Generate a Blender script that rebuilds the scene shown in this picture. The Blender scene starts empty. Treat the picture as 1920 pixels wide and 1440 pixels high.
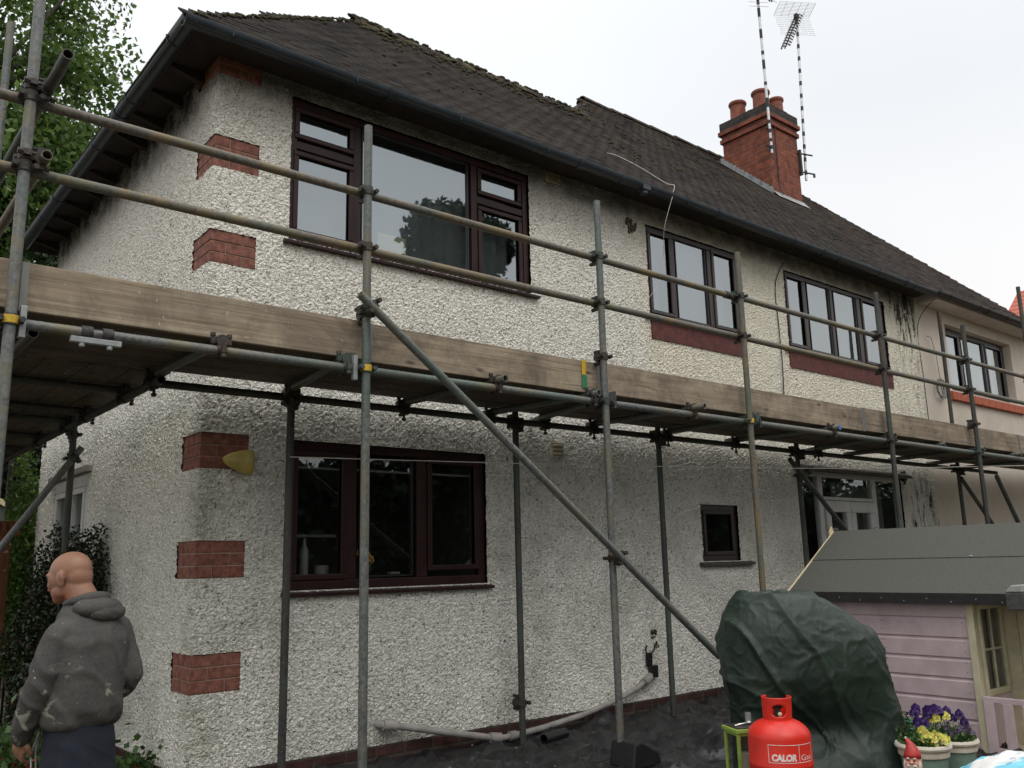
import bpy, math, random
import numpy as np
from mathutils import Vector, Matrix, noise as mnoise
S = bpy.context.scene
C = S.collection
R = math.radians
random.seed(7)
rng = np.random.default_rng(7)

# ------------------------------------------------------------------ camera
cam = bpy.data.cameras.new('camera'); cam_o = bpy.data.objects.new('camera', cam); C.objects.link(cam_o)
cr = Vector((0.77327698, -0.63365506, -0.02289066)); cu = Vector((-0.10882853, -0.16820066, 0.97972695)); cf = Vector((0.62465916, 0.75510913, 0.19902545))
CAM = Vector((-1.93904, -5.35765, 1.38928))
M4 = Matrix.Identity(4)
for i in range(3):
    M4[i][0] = cr[i]; M4[i][1] = cu[i]; M4[i][2] = -cf[i]; M4[i][3] = CAM[i]
cam_o.matrix_world = M4
cam.sensor_width = 36; cam.lens = 1648.7 / 1920 * 36; cam.clip_start = .05; cam.clip_end = 3000
S.camera = cam_o
S.render.resolution_x = 1024; S.render.resolution_y = 768

# ------------------------------------------------------------------ world, overcast daylight
w = bpy.data.worlds.new('World'); S.world = w; w.use_nodes = True
nt = w.node_tree; nt.nodes.clear()
N = nt.nodes.new; L = nt.links.new
out = N('ShaderNodeOutputWorld'); mixs = N('ShaderNodeMixShader')
sky = N('ShaderNodeTexSky'); sky.sky_type = 'NISHITA'; sky.sun_disc = False
sky.sun_elevation = R(52); sky.sun_rotation = R(200); sky.air_density = 1.5; sky.dust_density = 4
b1 = N('ShaderNodeBackground'); b1.inputs[1].default_value = .1; L(sky.outputs[0], b1.inputs[0])
tc = N('ShaderNodeTexCoord'); sp = N('ShaderNodeSeparateXYZ'); L(tc.outputs['Generated'], sp.inputs[0])
rp = N('ShaderNodeValToRGB'); L(sp.outputs[2], rp.inputs[0])
e = rp.color_ramp.elements
e[0].position = 0.0; e[0].color = (.93, .90, .87, 1)
e[1].position = 1.0; e[1].color = (2.5, 2.5, 2.5, 1)
x = e.new(.18); x.color = (.97, .94, .92, 1)
x = e.new(.45); x.color = (.89, .91, .935, 1)
x = e.new(.62); x.color = (1.0, 1.02, 1.05, 1)
nz = N('ShaderNodeTexNoise'); nz.inputs['Scale'].default_value = 1.6; nz.inputs['Detail'].default_value = 3; L(tc.outputs['Generated'], nz.inputs['Vector'])
mp = N('ShaderNodeMapRange'); mp.inputs['From Min'].default_value = .3; mp.inputs['From Max'].default_value = .7; mp.inputs['To Min'].default_value = .93; mp.inputs['To Max'].default_value = 1.06
L(nz.outputs[0], mp.inputs[0])
mm = N('ShaderNodeVectorMath'); mm.operation = 'SCALE'; L(rp.outputs[0], mm.inputs[0]); L(mp.outputs[0], mm.inputs['Scale'])
b2 = N('ShaderNodeBackground'); b2.inputs[1].default_value = 1.05; L(mm.outputs[0], b2.inputs[0])
mixs.inputs[0].default_value = .88; L(b1.outputs[0], mixs.inputs[1]); L(b2.outputs[0], mixs.inputs[2]); L(mixs.outputs[0], out.inputs[0])

sun = bpy.data.lights.new('sun', 'SUN'); sun.energy = .7; sun.angle = R(35); sun.color = (1, .96, .9)
sun_o = bpy.data.objects.new('sun', sun); C.objects.link(sun_o)
sun_o.rotation_euler = Vector((math.sin(R(200)) * math.cos(R(52)), math.cos(R(200)) * math.cos(R(52)), math.sin(R(52)))).to_track_quat('Z', 'Y').to_euler()

vs = S.view_settings; vs.view_transform = 'Standard'; vs.look = 'None'; vs.gamma = 1; vs.use_curve_mapping = False
vs.exposure = 0.14

# ------------------------------------------------------------------ helpers
class MB:
    def __init__(s): s.v = []; s.f = []; s.m = []; s.mi = 0
    def add(s, vs, fs):
        o = len(s.v); s.v += [tuple(q) for q in vs]
        for f in fs: s.f.append(tuple(i + o for i in f)); s.m.append(s.mi)
        return s
    def box(s, a, b, M=None):
        x0, y0, z0 = a; x1, y1, z1 = b
        vs = [(x0,y0,z0),(x1,y0,z0),(x1,y1,z0),(x0,y1,z0),(x0,y0,z1),(x1,y0,z1),(x1,y1,z1),(x0,y1,z1)]
        if M is not None: vs = [M @ Vector(q) for q in vs]
        return s.add(vs, [(0,3,2,1),(4,5,6,7),(0,1,5,4),(1,2,6,5),(2,3,7,6),(3,0,4,7)])
    def tube(s, p, q, r, n=14, r2=None, hollow=False, caps=True):
        p = Vector(p); q = Vector(q); r2 = r if r2 is None else r2
        d = (q - p).normalized(); a = d.cross(Vector((0,0,1)) if abs(d.z) < .9 else Vector((1,0,0))).normalized(); b = d.cross(a)
        ring = lambda c, rr: [c + a * math.cos(2*math.pi*i/n) * rr + b * math.sin(2*math.pi*i/n) * rr for i in range(n)]
        vs = ring(p, r) + ring(q, r2)
        fs = [(i, (i+1) % n, n + (i+1) % n, n + i) for i in range(n)]
        if hollow:
            vs += ring(p, r*.82) + ring(q, r2*.82) + ring(p + d*min(.12, (q-p).length*.4), r*.82) + ring(q - d*min(.12, (q-p).length*.4), r2*.82)
            for i in range(n):
                j = (i+1) % n
                fs += [(j, i, 2*n+i, 2*n+j), (n+i, n+j, 3*n+j, 3*n+i), (2*n+j, 2*n+i, 4*n+i, 4*n+j), (3*n+i, 3*n+j, 5*n+j, 5*n+i)]
            fs += [tuple(4*n+i for i in range(n))[::-1], tuple(5*n+i for i in range(n))]
        elif caps:
            fs += [tuple(range(n))[::-1], tuple(range(n, 2*n))]
        return s.add(vs, fs)
    def poly(s, pts, r, n=8):
        pts = [Vector(p) for p in pts]; m = len(pts); vs = []; fs = []
        ref = None
        for k, p in enumerate(pts):
            d = (pts[min(k+1, m-1)] - pts[max(k-1, 0)]).normalized()
            if ref is None: ref = d.cross(Vector((0,0,1)) if abs(d.z) < .9 else Vector((1,0,0))).normalized()
            a = (ref - d * ref.dot(d)).normalized(); ref = a; b = d.cross(a)
            rr = r[k] if isinstance(r, (list, tuple)) else r
            vs += [p + a*math.cos(2*math.pi*i/n)*rr + b*math.sin(2*math.pi*i/n)*rr for i in range(n)]
        for k in range(m-1):
            for i in range(n):
                j = (i+1) % n; fs.append((k*n+i, k*n+j, (k+1)*n+j, (k+1)*n+i))
        fs += [tuple(range(n))[::-1], tuple((m-1)*n + i for i in range(n))]
        return s.add(vs, fs)
    def lathe(s, prof, c=(0,0,0), n=32, M=None):
        vs = []; fs = []; m = len(prof)
        for r, z in prof:
            for i in range(n):
                a = 2*math.pi*i/n; q = Vector((r*math.cos(a), r*math.sin(a), z))
                if M is not None: q = M @ q
                vs.append(q + Vector(c))
        for k in range(m-1):
            for i in range(n):
                j = (i+1) % n; fs.append((k*n+i, k*n+j, (k+1)*n+j, (k+1)*n+i))
        fs += [tuple(range(n))[::-1], tuple((m-1)*n+i for i in range(n))]
        return s.add(vs, fs)
    def ell(s, c, r, n=16, m=10, M=None):
        vs = []; fs = []
        for k in range(m+1):
            t = math.pi*k/m
            for i in range(n):
                a = 2*math.pi*i/n
                q = Vector((r[0]*math.sin(t)*math.cos(a), r[1]*math.sin(t)*math.sin(a), -r[2]*math.cos(t)))
                if M is not None: q = M @ q
                vs.append(q + Vector(c))
        for k in range(m):
            for i in range(n):
                j = (i+1) % n; fs.append((k*n+i, k*n+j, (k+1)*n+j, (k+1)*n+i))
        return s.add(vs, fs)
    def prism(s, poly, a, b, axis=0):
        n = len(poly)
        def P(u, t):
            return {0: (t, u[0], u[1]), 1: (u[0], t, u[1]), 2: (u[0], u[1], t)}[axis]
        vs = [P(u, a) for u in poly] + [P(u, b) for u in poly]
        fs = [tuple(range(n))[::-1], tuple(range(n, 2*n))] + [(i, (i+1) % n, n+(i+1) % n, n+i) for i in range(n)]
        return s.add(vs, fs)

def np_mesh(name, V, F):
    me = bpy.data.meshes.new(name); V = np.asarray(V, np.float32); F = np.asarray(F, np.int32)
    k = F.shape[1]
    me.vertices.add(len(V)); me.vertices.foreach_set('co', V.ravel())
    me.loops.add(F.size); me.loops.foreach_set('vertex_index', F.ravel())
    me.polygons.add(len(F)); me.polygons.foreach_set('loop_start', np.arange(0, F.size, k, dtype=np.int32))
    me.update(calc_edges=True); return me

def fix(me):
    import bmesh
    b = bmesh.new(); b.from_mesh(me); bmesh.ops.recalc_face_normals(b, faces=b.faces); b.to_mesh(me); b.free()

def obj(name, mb, mat, parent=None, smooth=False, bevel=0, **props):
    if isinstance(mb, MB):
        me = bpy.data.meshes.new(name); me.from_pydata(mb.v, [], mb.f); me.update(); fix(me)
    else: me = mb
    for m in (mat if isinstance(mat, (list, tuple)) else [mat]): me.materials.append(m)
    if isinstance(mat, (list, tuple)) and isinstance(mb, MB): me.polygons.foreach_set('material_index', mb.m)
    if smooth is not False:
        me.shade_smooth()
        if smooth is not True: me.set_sharp_from_angle(angle=R(smooth))
    o = bpy.data.objects.new(name, me); C.objects.link(o)
    if parent is not None:
        o.parent = parent; o.location = -parent_origin(parent)
    if bevel:
        bv = o.modifiers.new('bevel', 'BEVEL'); bv.width = bevel; bv.segments = 2; bv.limit_method = 'ANGLE'; bv.angle_limit = R(40)
    for k, v in props.items(): o[k] = v
    return o
ORG = {}
def parent_origin(p): return ORG.get(p.name, Vector((0,0,0)))   # meshes are modelled in world space under an Empty that stands at the thing's base
def thing(name, label, cat, loc=(0,0,0), group=None):
    o = bpy.data.objects.new(name, None); C.objects.link(o); o.location = loc; o['label'] = label; o['category'] = cat
    o.empty_display_size = .1; ORG[o.name] = Vector(loc)
    if group: o['group'] = group
    return o
def sub(name, mb, mat, parent, **k):           # sub-part: its parent part already carries the thing's offset
    o = obj(name, mb, mat, None, **k); o.parent = parent; return o
def top(name, mb, mat, label, cat, group=None, **k):
    o = obj(name, mb, mat, None, **k); o['label'] = label; o['category'] = cat
    if group: o['group'] = group
    return o
def struct(name, mb, mat, **k):
    o = obj(name, mb, mat, None, **k); o['kind'] = 'structure'; return o
def baked(mb, mods, name='m'):                  # mesh -> modifiers -> mesh
    me = bpy.data.meshes.new(name); me.from_pydata(mb.v, [], mb.f); me.update(); fix(me)
    o = bpy.data.objects.new(name, me); C.objects.link(o)
    for t, kw in mods:
        md = o.modifiers.new(t, t)
        for k, v in kw.items(): setattr(md, k, v)
    dg = bpy.context.evaluated_depsgraph_get(); dg.update()
    r = bpy.data.meshes.new_from_object(o.evaluated_get(dg)); bpy.data.objects.remove(o); return r
def fold(me, fn):                               # push every vertex along its normal by fn(co, no)
    n = len(me.vertices); co = np.empty(n*3, np.float32); no = np.empty(n*3, np.float32)
    me.vertices.foreach_get('co', co); me.vertex_normals.foreach_get('vector', no)
    co = co.reshape(-1, 3); no = no.reshape(-1, 3)
    d = np.array([fn(co[i], no[i]) for i in range(n)], np.float32)
    me.vertices.foreach_set('co', (co + no * d[:, None]).ravel()); me.update(); return me
def fbm(p, s, o=3, seed=0.0):
    return mnoise.fractal(Vector((float(p[0])*s + seed, float(p[1])*s, float(p[2])*s)), .6, 2.0, o)

# ------------------------------------------------------------------ materials
class NT:
    def __init__(s, name):
        s.m = bpy.data.materials.new(name); s.m.use_nodes = True; s.t = s.m.node_tree; s.t.nodes.clear()
        s.out = s.n('ShaderNodeOutputMaterial'); s.b = s.n('ShaderNodeBsdfPrincipled'); s.l(s.b.outputs[0], s.out.inputs[0])
        s.tc = s.n('ShaderNodeTexCoord'); s.co = s.tc.outputs['Object']
    def n(s, t, **k):
        n = s.t.nodes.new(t)
        for a, v in k.items(): setattr(n, a, v)
        return n
    def l(s, a, b): s.t.links.new(a, b)
    def mapping(s, scale=(1,1,1), rot=(0,0,0), loc=(0,0,0)):
        m = s.n('ShaderNodeMapping'); m.inputs['Scale'].default_value = scale; m.inputs['Rotation'].default_value = rot; m.inputs['Location'].default_value = loc
        s.l(s.co, m.inputs[0]); return m.outputs[0]
    def noise(s, scale, detail=3, rough=.55, dist=0, v=None, out=0):
        n = s.n('ShaderNodeTexNoise'); n.inputs['Scale'].default_value = scale; n.inputs['Detail'].default_value = detail
        n.inputs['Roughness'].default_value = rough; n.inputs['Distortion'].default_value = dist
        s.l(v if v is not None else s.co, n.inputs['Vector']); return n.outputs[out]
    def ramp(s, f, stops, interp='LINEAR'):
        r = s.n('ShaderNodeValToRGB'); r.color_ramp.interpolation = interp; s.l(f, r.inputs[0]); e = r.color_ramp.elements
        while len(e) < len(stops): e.new(.5)
        for x, (p, c) in zip(e, stops):
            x.position = p; x.color = (c, c, c, 1) if isinstance(c, (int, float)) else (*c, 1)
        return r.outputs[0]
    def mix(s, f, a, b, t='MIX'):
        m = s.n('ShaderNodeMix', data_type='RGBA', blend_type=t)
        for i, v in ((0, f), (6, a), (7, b)):
            if isinstance(v, bpy.types.NodeSocket): s.l(v, m.inputs[i])
            elif i == 0: m.inputs[0].default_value = v
            else: m.inputs[i].default_value = (*v, 1) if len(v) == 3 else v
        return m.outputs[2]
    def math(s, op, a, b=0.0, c=None):
        m = s.n('ShaderNodeMath', operation=op)
        for i, v in enumerate((a, b) if c is None else (a, b, c)):
            if isinstance(v, bpy.types.NodeSocket): s.l(v, m.inputs[i])
            else: m.inputs[i].default_value = v
        return m.outputs[0]
    def rangem(s, v, a, b, c=0., d=1.):
        m = s.n('ShaderNodeMapRange'); s.l(v, m.inputs[0])
        for i, q in enumerate((a, b, c, d)): m.inputs[i+1].default_value = q
        m.interpolation_type = 'SMOOTHSTEP'; return m.outputs[0]
    def xyz(s):
        q = s.n('ShaderNodeSeparateXYZ'); s.l(s.co, q.inputs[0]); return q.outputs
    def bump(s, h, strength=.3, dist=.01):
        b = s.n('ShaderNodeBump'); b.inputs['Strength'].default_value = strength; b.inputs['Distance'].default_value = dist
        s.l(h, b.inputs['Height']); s.l(b.outputs[0], s.b.inputs['Normal']); return s
    def set(s, col=None, rough=.6, metal=0, spec=.5, **k):
        if isinstance(col, bpy.types.NodeSocket): s.l(col, s.b.inputs['Base Color'])
        elif col is not None: s.b.inputs['Base Color'].default_value = (*col, 1)
        if isinstance(rough, bpy.types.NodeSocket): s.l(rough, s.b.inputs['Roughness'])
        else: s.b.inputs['Roughness'].default_value = rough
        s.b.inputs['Metallic'].default_value = metal; s.b.inputs['Specular IOR Level'].default_value = spec
        for kk, v in k.items(): s.b.inputs[kk.replace('_', ' ')].default_value = v
        return s

def simple(name, col, rough=.6, metal=0, var=.25, scale=8, bump=.15, bs=60, spec=.5, v=None):
    t = NT(name); f = t.noise(scale, 4, .6); g = t.ramp(f, [(.3, 1-var), (.7, 1+var*.5)])
    m = t.mix(1.0, col, g, 'MULTIPLY'); t.set(m, rough, metal, spec)
    if bump: t.bump(t.noise(bs, 3), bump, .004)
    return t.m

def wall_mat():
    t = NT('roughcast render'); x, y, z = t.xyz()
    h0 = t.noise(52, 2.2, .5, .6)
    h1 = t.noise(120, 2, .5, .2)
    h = t.math('ADD', t.math('MULTIPLY', h0, .82), t.math('MULTIPLY', h1, .18))
    fresh = t.rangem(x, 3.9, 4.25)                       # cleaner, heavier coat beyond the seam
    up = t.rangem(z, 2.0, 2.9)
    fresh = t.math('MULTIPLY', fresh, up)
    pit = t.ramp(h, [(.29, (.17, .165, .125)), (.345, (.42, .405, .34)), (.405, (.75, .73, .655)), (.60, (.83, .815, .745))])  # pits darkened in the colour for dirt and the shade of the hollows
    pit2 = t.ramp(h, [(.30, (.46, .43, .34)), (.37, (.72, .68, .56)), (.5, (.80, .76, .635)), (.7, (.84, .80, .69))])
    c = t.mix(fresh, pit, pit2)
    # grey-green grime in drifting patches, worst in the middle of the lower wall and on the corner
    big = t.noise(1.3, 5, .62, .4); fine = t.noise(6, 4, .6)
    patch = t.math('MULTIPLY', t.ramp(big, [(.47, 0.), (.70, .75)]), t.ramp(fine, [(.3, .45), (.65, 1.)]))
    low = t.rangem(z, 2.75, 2.2)
    patch = t.math('MULTIPLY', patch, t.math('ADD', t.math('MULTIPLY', low, .55), .15))
    patch = t.math('MULTIPLY', patch, t.math('SUBTRACT', 1.0, t.math('MULTIPLY', fresh, .9)))
    c = t.mix(patch, c, t.mix(1.0, c, (.30, .32, .27), 'MULTIPLY'))
    c = t.mix(t.math('MULTIPLY', low, .35), c, t.mix(1.0, c, (.90, .93, .93), 'MULTIPLY'))
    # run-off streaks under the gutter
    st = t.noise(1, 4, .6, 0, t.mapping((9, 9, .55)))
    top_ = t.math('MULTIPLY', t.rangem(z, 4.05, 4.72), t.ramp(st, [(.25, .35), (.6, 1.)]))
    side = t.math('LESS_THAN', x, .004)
    edge = t.math('MAXIMUM', t.rangem(z, 4.42, 4.66), t.math('MULTIPLY', side, t.math('MULTIPLY', t.rangem(z, 4.22, 4.66), t.rangem(y, -.05, .5, .45, 1.15))))  # dark band below the eaves: grime and algae, with eave shade painted in
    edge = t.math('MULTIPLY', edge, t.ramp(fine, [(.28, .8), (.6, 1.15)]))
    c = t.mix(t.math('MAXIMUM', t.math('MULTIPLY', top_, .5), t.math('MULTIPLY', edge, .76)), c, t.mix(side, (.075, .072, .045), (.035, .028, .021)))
    # stain right under the windows sills and beside the corner
    cor = t.math('MULTIPLY', t.rangem(t.math('ADD', t.math('ABSOLUTE', x), t.math('ABSOLUTE', y)), .22, .02), t.rangem(z, 3.3, 1.2, 0, 1))
    cor = t.math('MULTIPLY', cor, t.ramp(fine, [(.40, 0.), (.66, .6)]))
    c = t.mix(cor, c, (.22, .225, .15))
    # black moss runs at the far end of the front wall
    bl = t.noise(1, 5, .7, .9, t.mapping((11, 11, 2.6)))
    bm = t.math('MULTIPLY', t.math('MULTIPLY', t.rangem(x, 8.75, 8.95), t.rangem(x, 9.62, 9.45)), t.ramp(bl, [(.50, 0.), (.58, 1.)]))
    bm = t.math('MULTIPLY', bm, t.math('ADD', .25, t.math('MULTIPLY', .75, t.math('MAXIMUM', t.rangem(z, 3.6, 4.4), t.rangem(z, 2.4, 2.0)))))
    c = t.mix(bm, c, (.05, .04, .03))
    t.set(c, .93, 0, .2)
    d = t.n('ShaderNodeDisplacement'); d.inputs['Midlevel'].default_value = 0
    hh = t.ramp(h, [(.34, 0.), (.66, 1.)]); t.l(hh, d.inputs['Height']); d.inputs['Scale'].default_value = .019
    t.l(d.outputs[0], t.out.inputs['Displacement']); t.m.displacement_method = 'BOTH'
    return t.m

def tile_mat(name='clay roof tiles', nose=0, base=((.008, .0062, .006), (.016, .0115, .0105), (.030, .019, .016)), moss=1.0):
    t = NT(name); g = t.n('ShaderNodeNewGeometry')
    c = t.ramp(g.outputs['Random Per Island'], [(0, base[0]), (.6, base[1]), (1, base[2])])
    f = t.noise(7, 5, .65); c = t.mix(t.ramp(f, [(.4, 0.), (.62, .8)]), c, (.018, .016, .014))
    z = t.xyz()[2]
    ms = t.noise(3.3, 6, .72, .3); ms2 = t.noise(30, 3)
    k = t.math('MULTIPLY', t.ramp(ms, [(.5, 0.), (.62, 1.)]), t.ramp(ms2, [(.4, 0.), (.55, 1.)]))
    k = t.math('MULTIPLY', k, t.math('ADD', .25, t.rangem(z, 5.6, 7.2, 0, .75*moss)))
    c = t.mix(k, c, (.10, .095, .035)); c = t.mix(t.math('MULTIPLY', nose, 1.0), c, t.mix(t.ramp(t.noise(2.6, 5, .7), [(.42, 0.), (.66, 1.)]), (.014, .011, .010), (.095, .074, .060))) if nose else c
    t.set(c, .85, 0, .3); t.bump(t.noise(70, 4), .5, .006); return t.m

def wood_mat(name, a, b, axis=0, grain=1.0, knots=True, rough=.8, splash=.7):
    t = NT(name); sc = [60, 60, 60]; sc[axis] = 1.3
    g = t.n('ShaderNodeObjectInfo').outputs['Random']
    n1 = t.noise(1, 5, .65, 1.2, t.mapping(tuple(sc)))
    sc2 = [14, 14, 14]; sc2[axis] = .6
    n2 = t.noise(1, 3, .5, 2.2, t.mapping(tuple(sc2)))
    f = t.math('ADD', t.math('MULTIPLY', n1, .55), t.math('MULTIPLY', n2, .45))
    c = t.ramp(f, [(.34, a), (.62, b)])
    if knots:
        v = t.n('ShaderNodeTexVoronoi', feature='F1'); sc3 = [8, 8, 8]; sc3[axis] = 2.6
        v.inputs['Scale'].default_value = 1; t.l(t.mapping(tuple(sc3), loc=(.3, .2, .55)), v.inputs['Vector'])
        c = t.mix(t.ramp(v.outputs['Distance'], [(.05, .85), (.13, 0.)]), c, (a[0]*.35, a[1]*.3, a[2]*.3))
    s = t.noise(2.4, 6, .75, .5); c = t.mix(t.ramp(s, [(.42, 0.), (.66, .75)]), c, (a[0]*.55, a[1]*.55, a[2]*.6))
    sp = t.noise(34, 2, .5); c = t.mix(t.ramp(sp, [(.70, 0.), (.74, splash)]), c, (.5, .48, .42))
    c = t.mix(t.math('MULTIPLY', g, .35), c, t.mix(1.0, c, (.7, .68, .66), 'MULTIPLY'))
    t.set(c, rough, 0, .25); t.bump(f, .5*grain, .003); return t.m

def galv_mat(name='galvanised tube', tint=(.23, .24, .235), dark=(.10, .105, .10), patina=(.20, .17, .10), rough=.55, metal=.35):
    t = NT(name); f = t.noise(5, 5, .7); f2 = t.noise(45, 4, .65); r = t.n('ShaderNodeObjectInfo').outputs['Random']
    c = t.mix(t.ramp(f2, [(.35, .0), (.7, 1.)]), dark, tint)
    c = t.mix(t.ramp(f, [(.48, 0.), (.62, .7)]), c, patina)
    gr = t.noise(2.1, 3, .5, 0, t.mapping(loc=(3, 8, 1))); c = t.mix(t.ramp(gr, [(.5, 0.), (.65, .45)]), c, (.09, .14, .12))
    c = t.mix(t.math('MULTIPLY', r, .5), c, t.mix(1.0, c, (.62, .64, .62), 'MULTIPLY'))
    sp = t.noise(120, 2); c = t.mix(t.ramp(sp, [(.68, 0.), (.72, .6)]), c, (.42, .42, .40))
    t.set(c, t.ramp(f2, [(.3, rough-.12), (.7, rough+.15)]), metal, .4); t.bump(f2, .12, .002); return t.m

def glass_mat(name, refl=.2, tint=(.62, .66, .66), wav=.02):
    t = NT(name); t.t.nodes.remove(t.b)
    tr = t.n('ShaderNodeBsdfTransparent'); tr.inputs[0].default_value = (*tint, 1)
    gl = t.n('ShaderNodeBsdfGlossy'); gl.inputs['Roughness'].default_value = .015; gl.inputs[0].default_value = (.86, .93, .96, 1)
    lw = t.n('ShaderNodeLayerWeight'); lw.inputs[0].default_value = .5
    f = t.math('ADD', t.math('MULTIPLY', t.math('POWER', lw.outputs['Facing'], 4.0), .6), refl)
    mx = t.n('ShaderNodeMixShader'); t.l(f, mx.inputs[0]); t.l(tr.outputs[0], mx.inputs[1]); t.l(gl.outputs[0], mx.inputs[2]); t.l(mx.outputs[0], t.out.inputs[0])
    b = t.n('ShaderNodeBump'); b.inputs['Strength'].default_value = wav; b.inputs['Distance'].default_value = .05; t.l(t.noise(1.7, 1), b.inputs['Height']); t.l(b.outputs[0], gl.inputs['Normal'])
    return t.m

def leaf_mat(name, cols, rough=.55, trans=.25):
    t = NT(name); g = t.n('ShaderNodeNewGeometry'); c = t.ramp(g.outputs['Random Per Island'], [(i/(len(cols)-1), q) for i, q in enumerate(cols)])
    c = t.mix(t.ramp(t.noise(.9, 3, .6), [(.35, 0.), (.65, .75)]), c, t.mix(1.0, c, (.45, .5, .42), 'MULTIPLY'))
    t.set(c, rough, 0, .35); t.b.inputs['Transmission Weight'].default_value = 0
    tl = t.n('ShaderNodeBsdfTranslucent'); t.l(c, tl.inputs[0]); mx = t.n('ShaderNodeMixShader'); mx.inputs[0].default_value = trans
    t.l(t.b.outputs[0], mx.inputs[1]); t.l(tl.outputs[0], mx.inputs[2]); t.l(mx.outputs[0], t.out.inputs[0]); return t.m

def brick_mat(name, c1, c2, mortar, bw=.225, rh=.075, rot=(0,0,0), ms=.012):
    t = NT(name); b = t.n('ShaderNodeTexBrick'); b.inputs['Color1'].default_value = (*c1, 1); b.inputs['Color2'].default_value = (*c2, 1); b.inputs['Mortar'].default_value = (*mortar, 1)
    b.inputs['Scale'].default_value = 1; b.inputs['Brick Width'].default_value = bw; b.inputs['Row Height'].default_value = rh; b.inputs['Mortar Size'].default_value = ms; b.inputs['Mortar Smooth'].default_value = .4
    x, y, z = t.xyz(); cb = t.n('ShaderNodeCombineXYZ'); t.l(t.math('ADD', x, y), cb.inputs[0]); t.l(z, cb.inputs[1]); t.l(cb.outputs[0], b.inputs['Vector'])
    f = t.noise(9, 5, .65); c = t.mix(t.ramp(f, [(.42, 0.), (.66, .7)]), b.outputs['Color'], (c1[0]*.35, c1[1]*.4, c1[2]*.45))
    t.set(c, .88, 0, .2); hh = t.math('SUBTRACT', t.math('MULTIPLY', t.noise(60, 3), .4), b.outputs['Fac']); t.bump(hh, .8, .006); return t.m

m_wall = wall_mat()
m_brown = wood_mat('rosewood window frame', (.022, .009, .0085), (.044, .017, .0155), 2, .3, False, .4, 0)
m_ebony = simple('dark brown window frame', (.030, .020, .018), .4, 0, .3, 20, .05)
m_white = simple('white window plastic', (.50, .51, .49), .4, 0, .18, 4, .04)
m_glass = glass_mat('window glass', .30)
m_glass_dark = glass_mat('kitchen window glass', .13, (.75, .78, .76))
m_quoin = simple('red painted brick', (.235, .092, .064), .85, 0, .6, 22, .5, 90)
m_mortar = simple('grey mortar', (.34, .24, .19), .95)
m_plinth = brick_mat('plinth brick', (.075, .035, .028), (.05, .026, .022), (.07, .06, .05))
m_gutter = simple('blue black gutter', (.022, .034, .044), .45, 0, .4, 9, .1)
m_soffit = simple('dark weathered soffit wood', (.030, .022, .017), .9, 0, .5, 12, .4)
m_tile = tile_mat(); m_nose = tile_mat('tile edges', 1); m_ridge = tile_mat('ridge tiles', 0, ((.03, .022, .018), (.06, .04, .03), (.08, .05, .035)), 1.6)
m_chim = brick_mat('chimney brick', (.30, .085, .05), (.20, .06, .04), (.16, .12, .09), .225, .075, ms=.010)
m_cap = brick_mat('dark chimney cap', (.075, .06, .055), (.05, .045, .045), (.05, .045, .04), .225, .075)
m_pot = simple('terracotta chimney pot', (.24, .075, .045), .8, 0, .45, 10, .4, 40)
m_lead = simple('lead flashing', (.30, .32, .32), .5, .2, .4, 12, .3, 30)
m_galv = galv_mat(); m_galv_b = galv_mat('weathered brown tube', (.22, .20, .17), (.10, .09, .075), (.25, .18, .075), .62, .2)
m_galv_d = galv_mat('dark oxidised and shaded tube', (.085, .085, .08), (.04, .042, .04), (.10, .075, .05), .6, .3)  # darker copy of the tube coat, painting in the shade on the inner ledgers
m_clamp = galv_mat('rusty coupler', (.085, .08, .075), (.03, .028, .026), (.085, .055, .04), .6, .4)
m_yellow = simple('yellow band paint', (.62, .40, .03), .5, 0, .3, 30, .1)
m_greenp = simple('green band paint', (.03, .22, .10), .5)
m_bandm = simple('board end band', (.20, .20, .19), .5, .5)
m_board = wood_mat('toe board', (.185, .145, .105), (.42, .345, .25), 0, 1.6, True, .85, .8)
m_deck = wood_mat('scaffold board', (.065, .05, .036), (.15, .115, .08), 0)
m_deck_y = wood_mat('scaffold board along the side', (.065, .05, .036), (.15, .115, .08), 1)
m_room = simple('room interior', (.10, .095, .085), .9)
m_net = simple('net curtain', (.27, .285, .285), .9, 0, .1, 3, 0)
m_black = simple('black plastic', (.012, .012, .013), .4, 0, .3, 10, .1)
m_concrete = simple('grey concrete', (.24, .23, .21), .95, 0, .35, 9, .5)
m_wirew = simple('white cable', (.55, .54, .48), .5, 0, .1, 5, 0)
m_wireb = simple('black cable', (.015, .015, .015), .5, 0, .1, 5, 0)

# ------------------------------------------------------------------ ground
def gh(x, y):
    t = min(1, max(0, (x + .45) / 1.3)); t = t*t*(3-2*t)
    return -.33 + .40*t
m_ground = NT('patio and soil'); _g = m_ground
_c = _g.mix(_g.ramp(_g.noise(2.2, 5, .65), [(.4, 0.), (.6, 1.)]), (.09, .075, .055), (.05, .055, .03))
_g.set(_g.mix(_g.ramp(_g.noise(40, 4), [(.4, 0.), (.7, .5)]), _c, (.16, .14, .11)), .95, 0, .2).bump(_g.noise(35, 5, .7), .8, .02); m_ground = m_ground.m
gx = np.unique(np.concatenate([np.linspace(-600, -40, 8), np.linspace(-40, -3, 16), np.linspace(-3, 6, 61), np.linspace(6, 40, 18), np.linspace(40, 600, 8)]))
gy = np.unique(np.concatenate([np.linspace(-600, -40, 8), np.linspace(-40, -8, 14), np.linspace(-8, 8, 65), np.linspace(8, 40, 14), np.linspace(40, 600, 8)]))
V = [(a, b, gh(a, b) + (.012*fbm((a, b, 0), 1.5) if abs(a) < 8 and abs(b) < 8 else 0)) for b in gy for a in gx]
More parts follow.
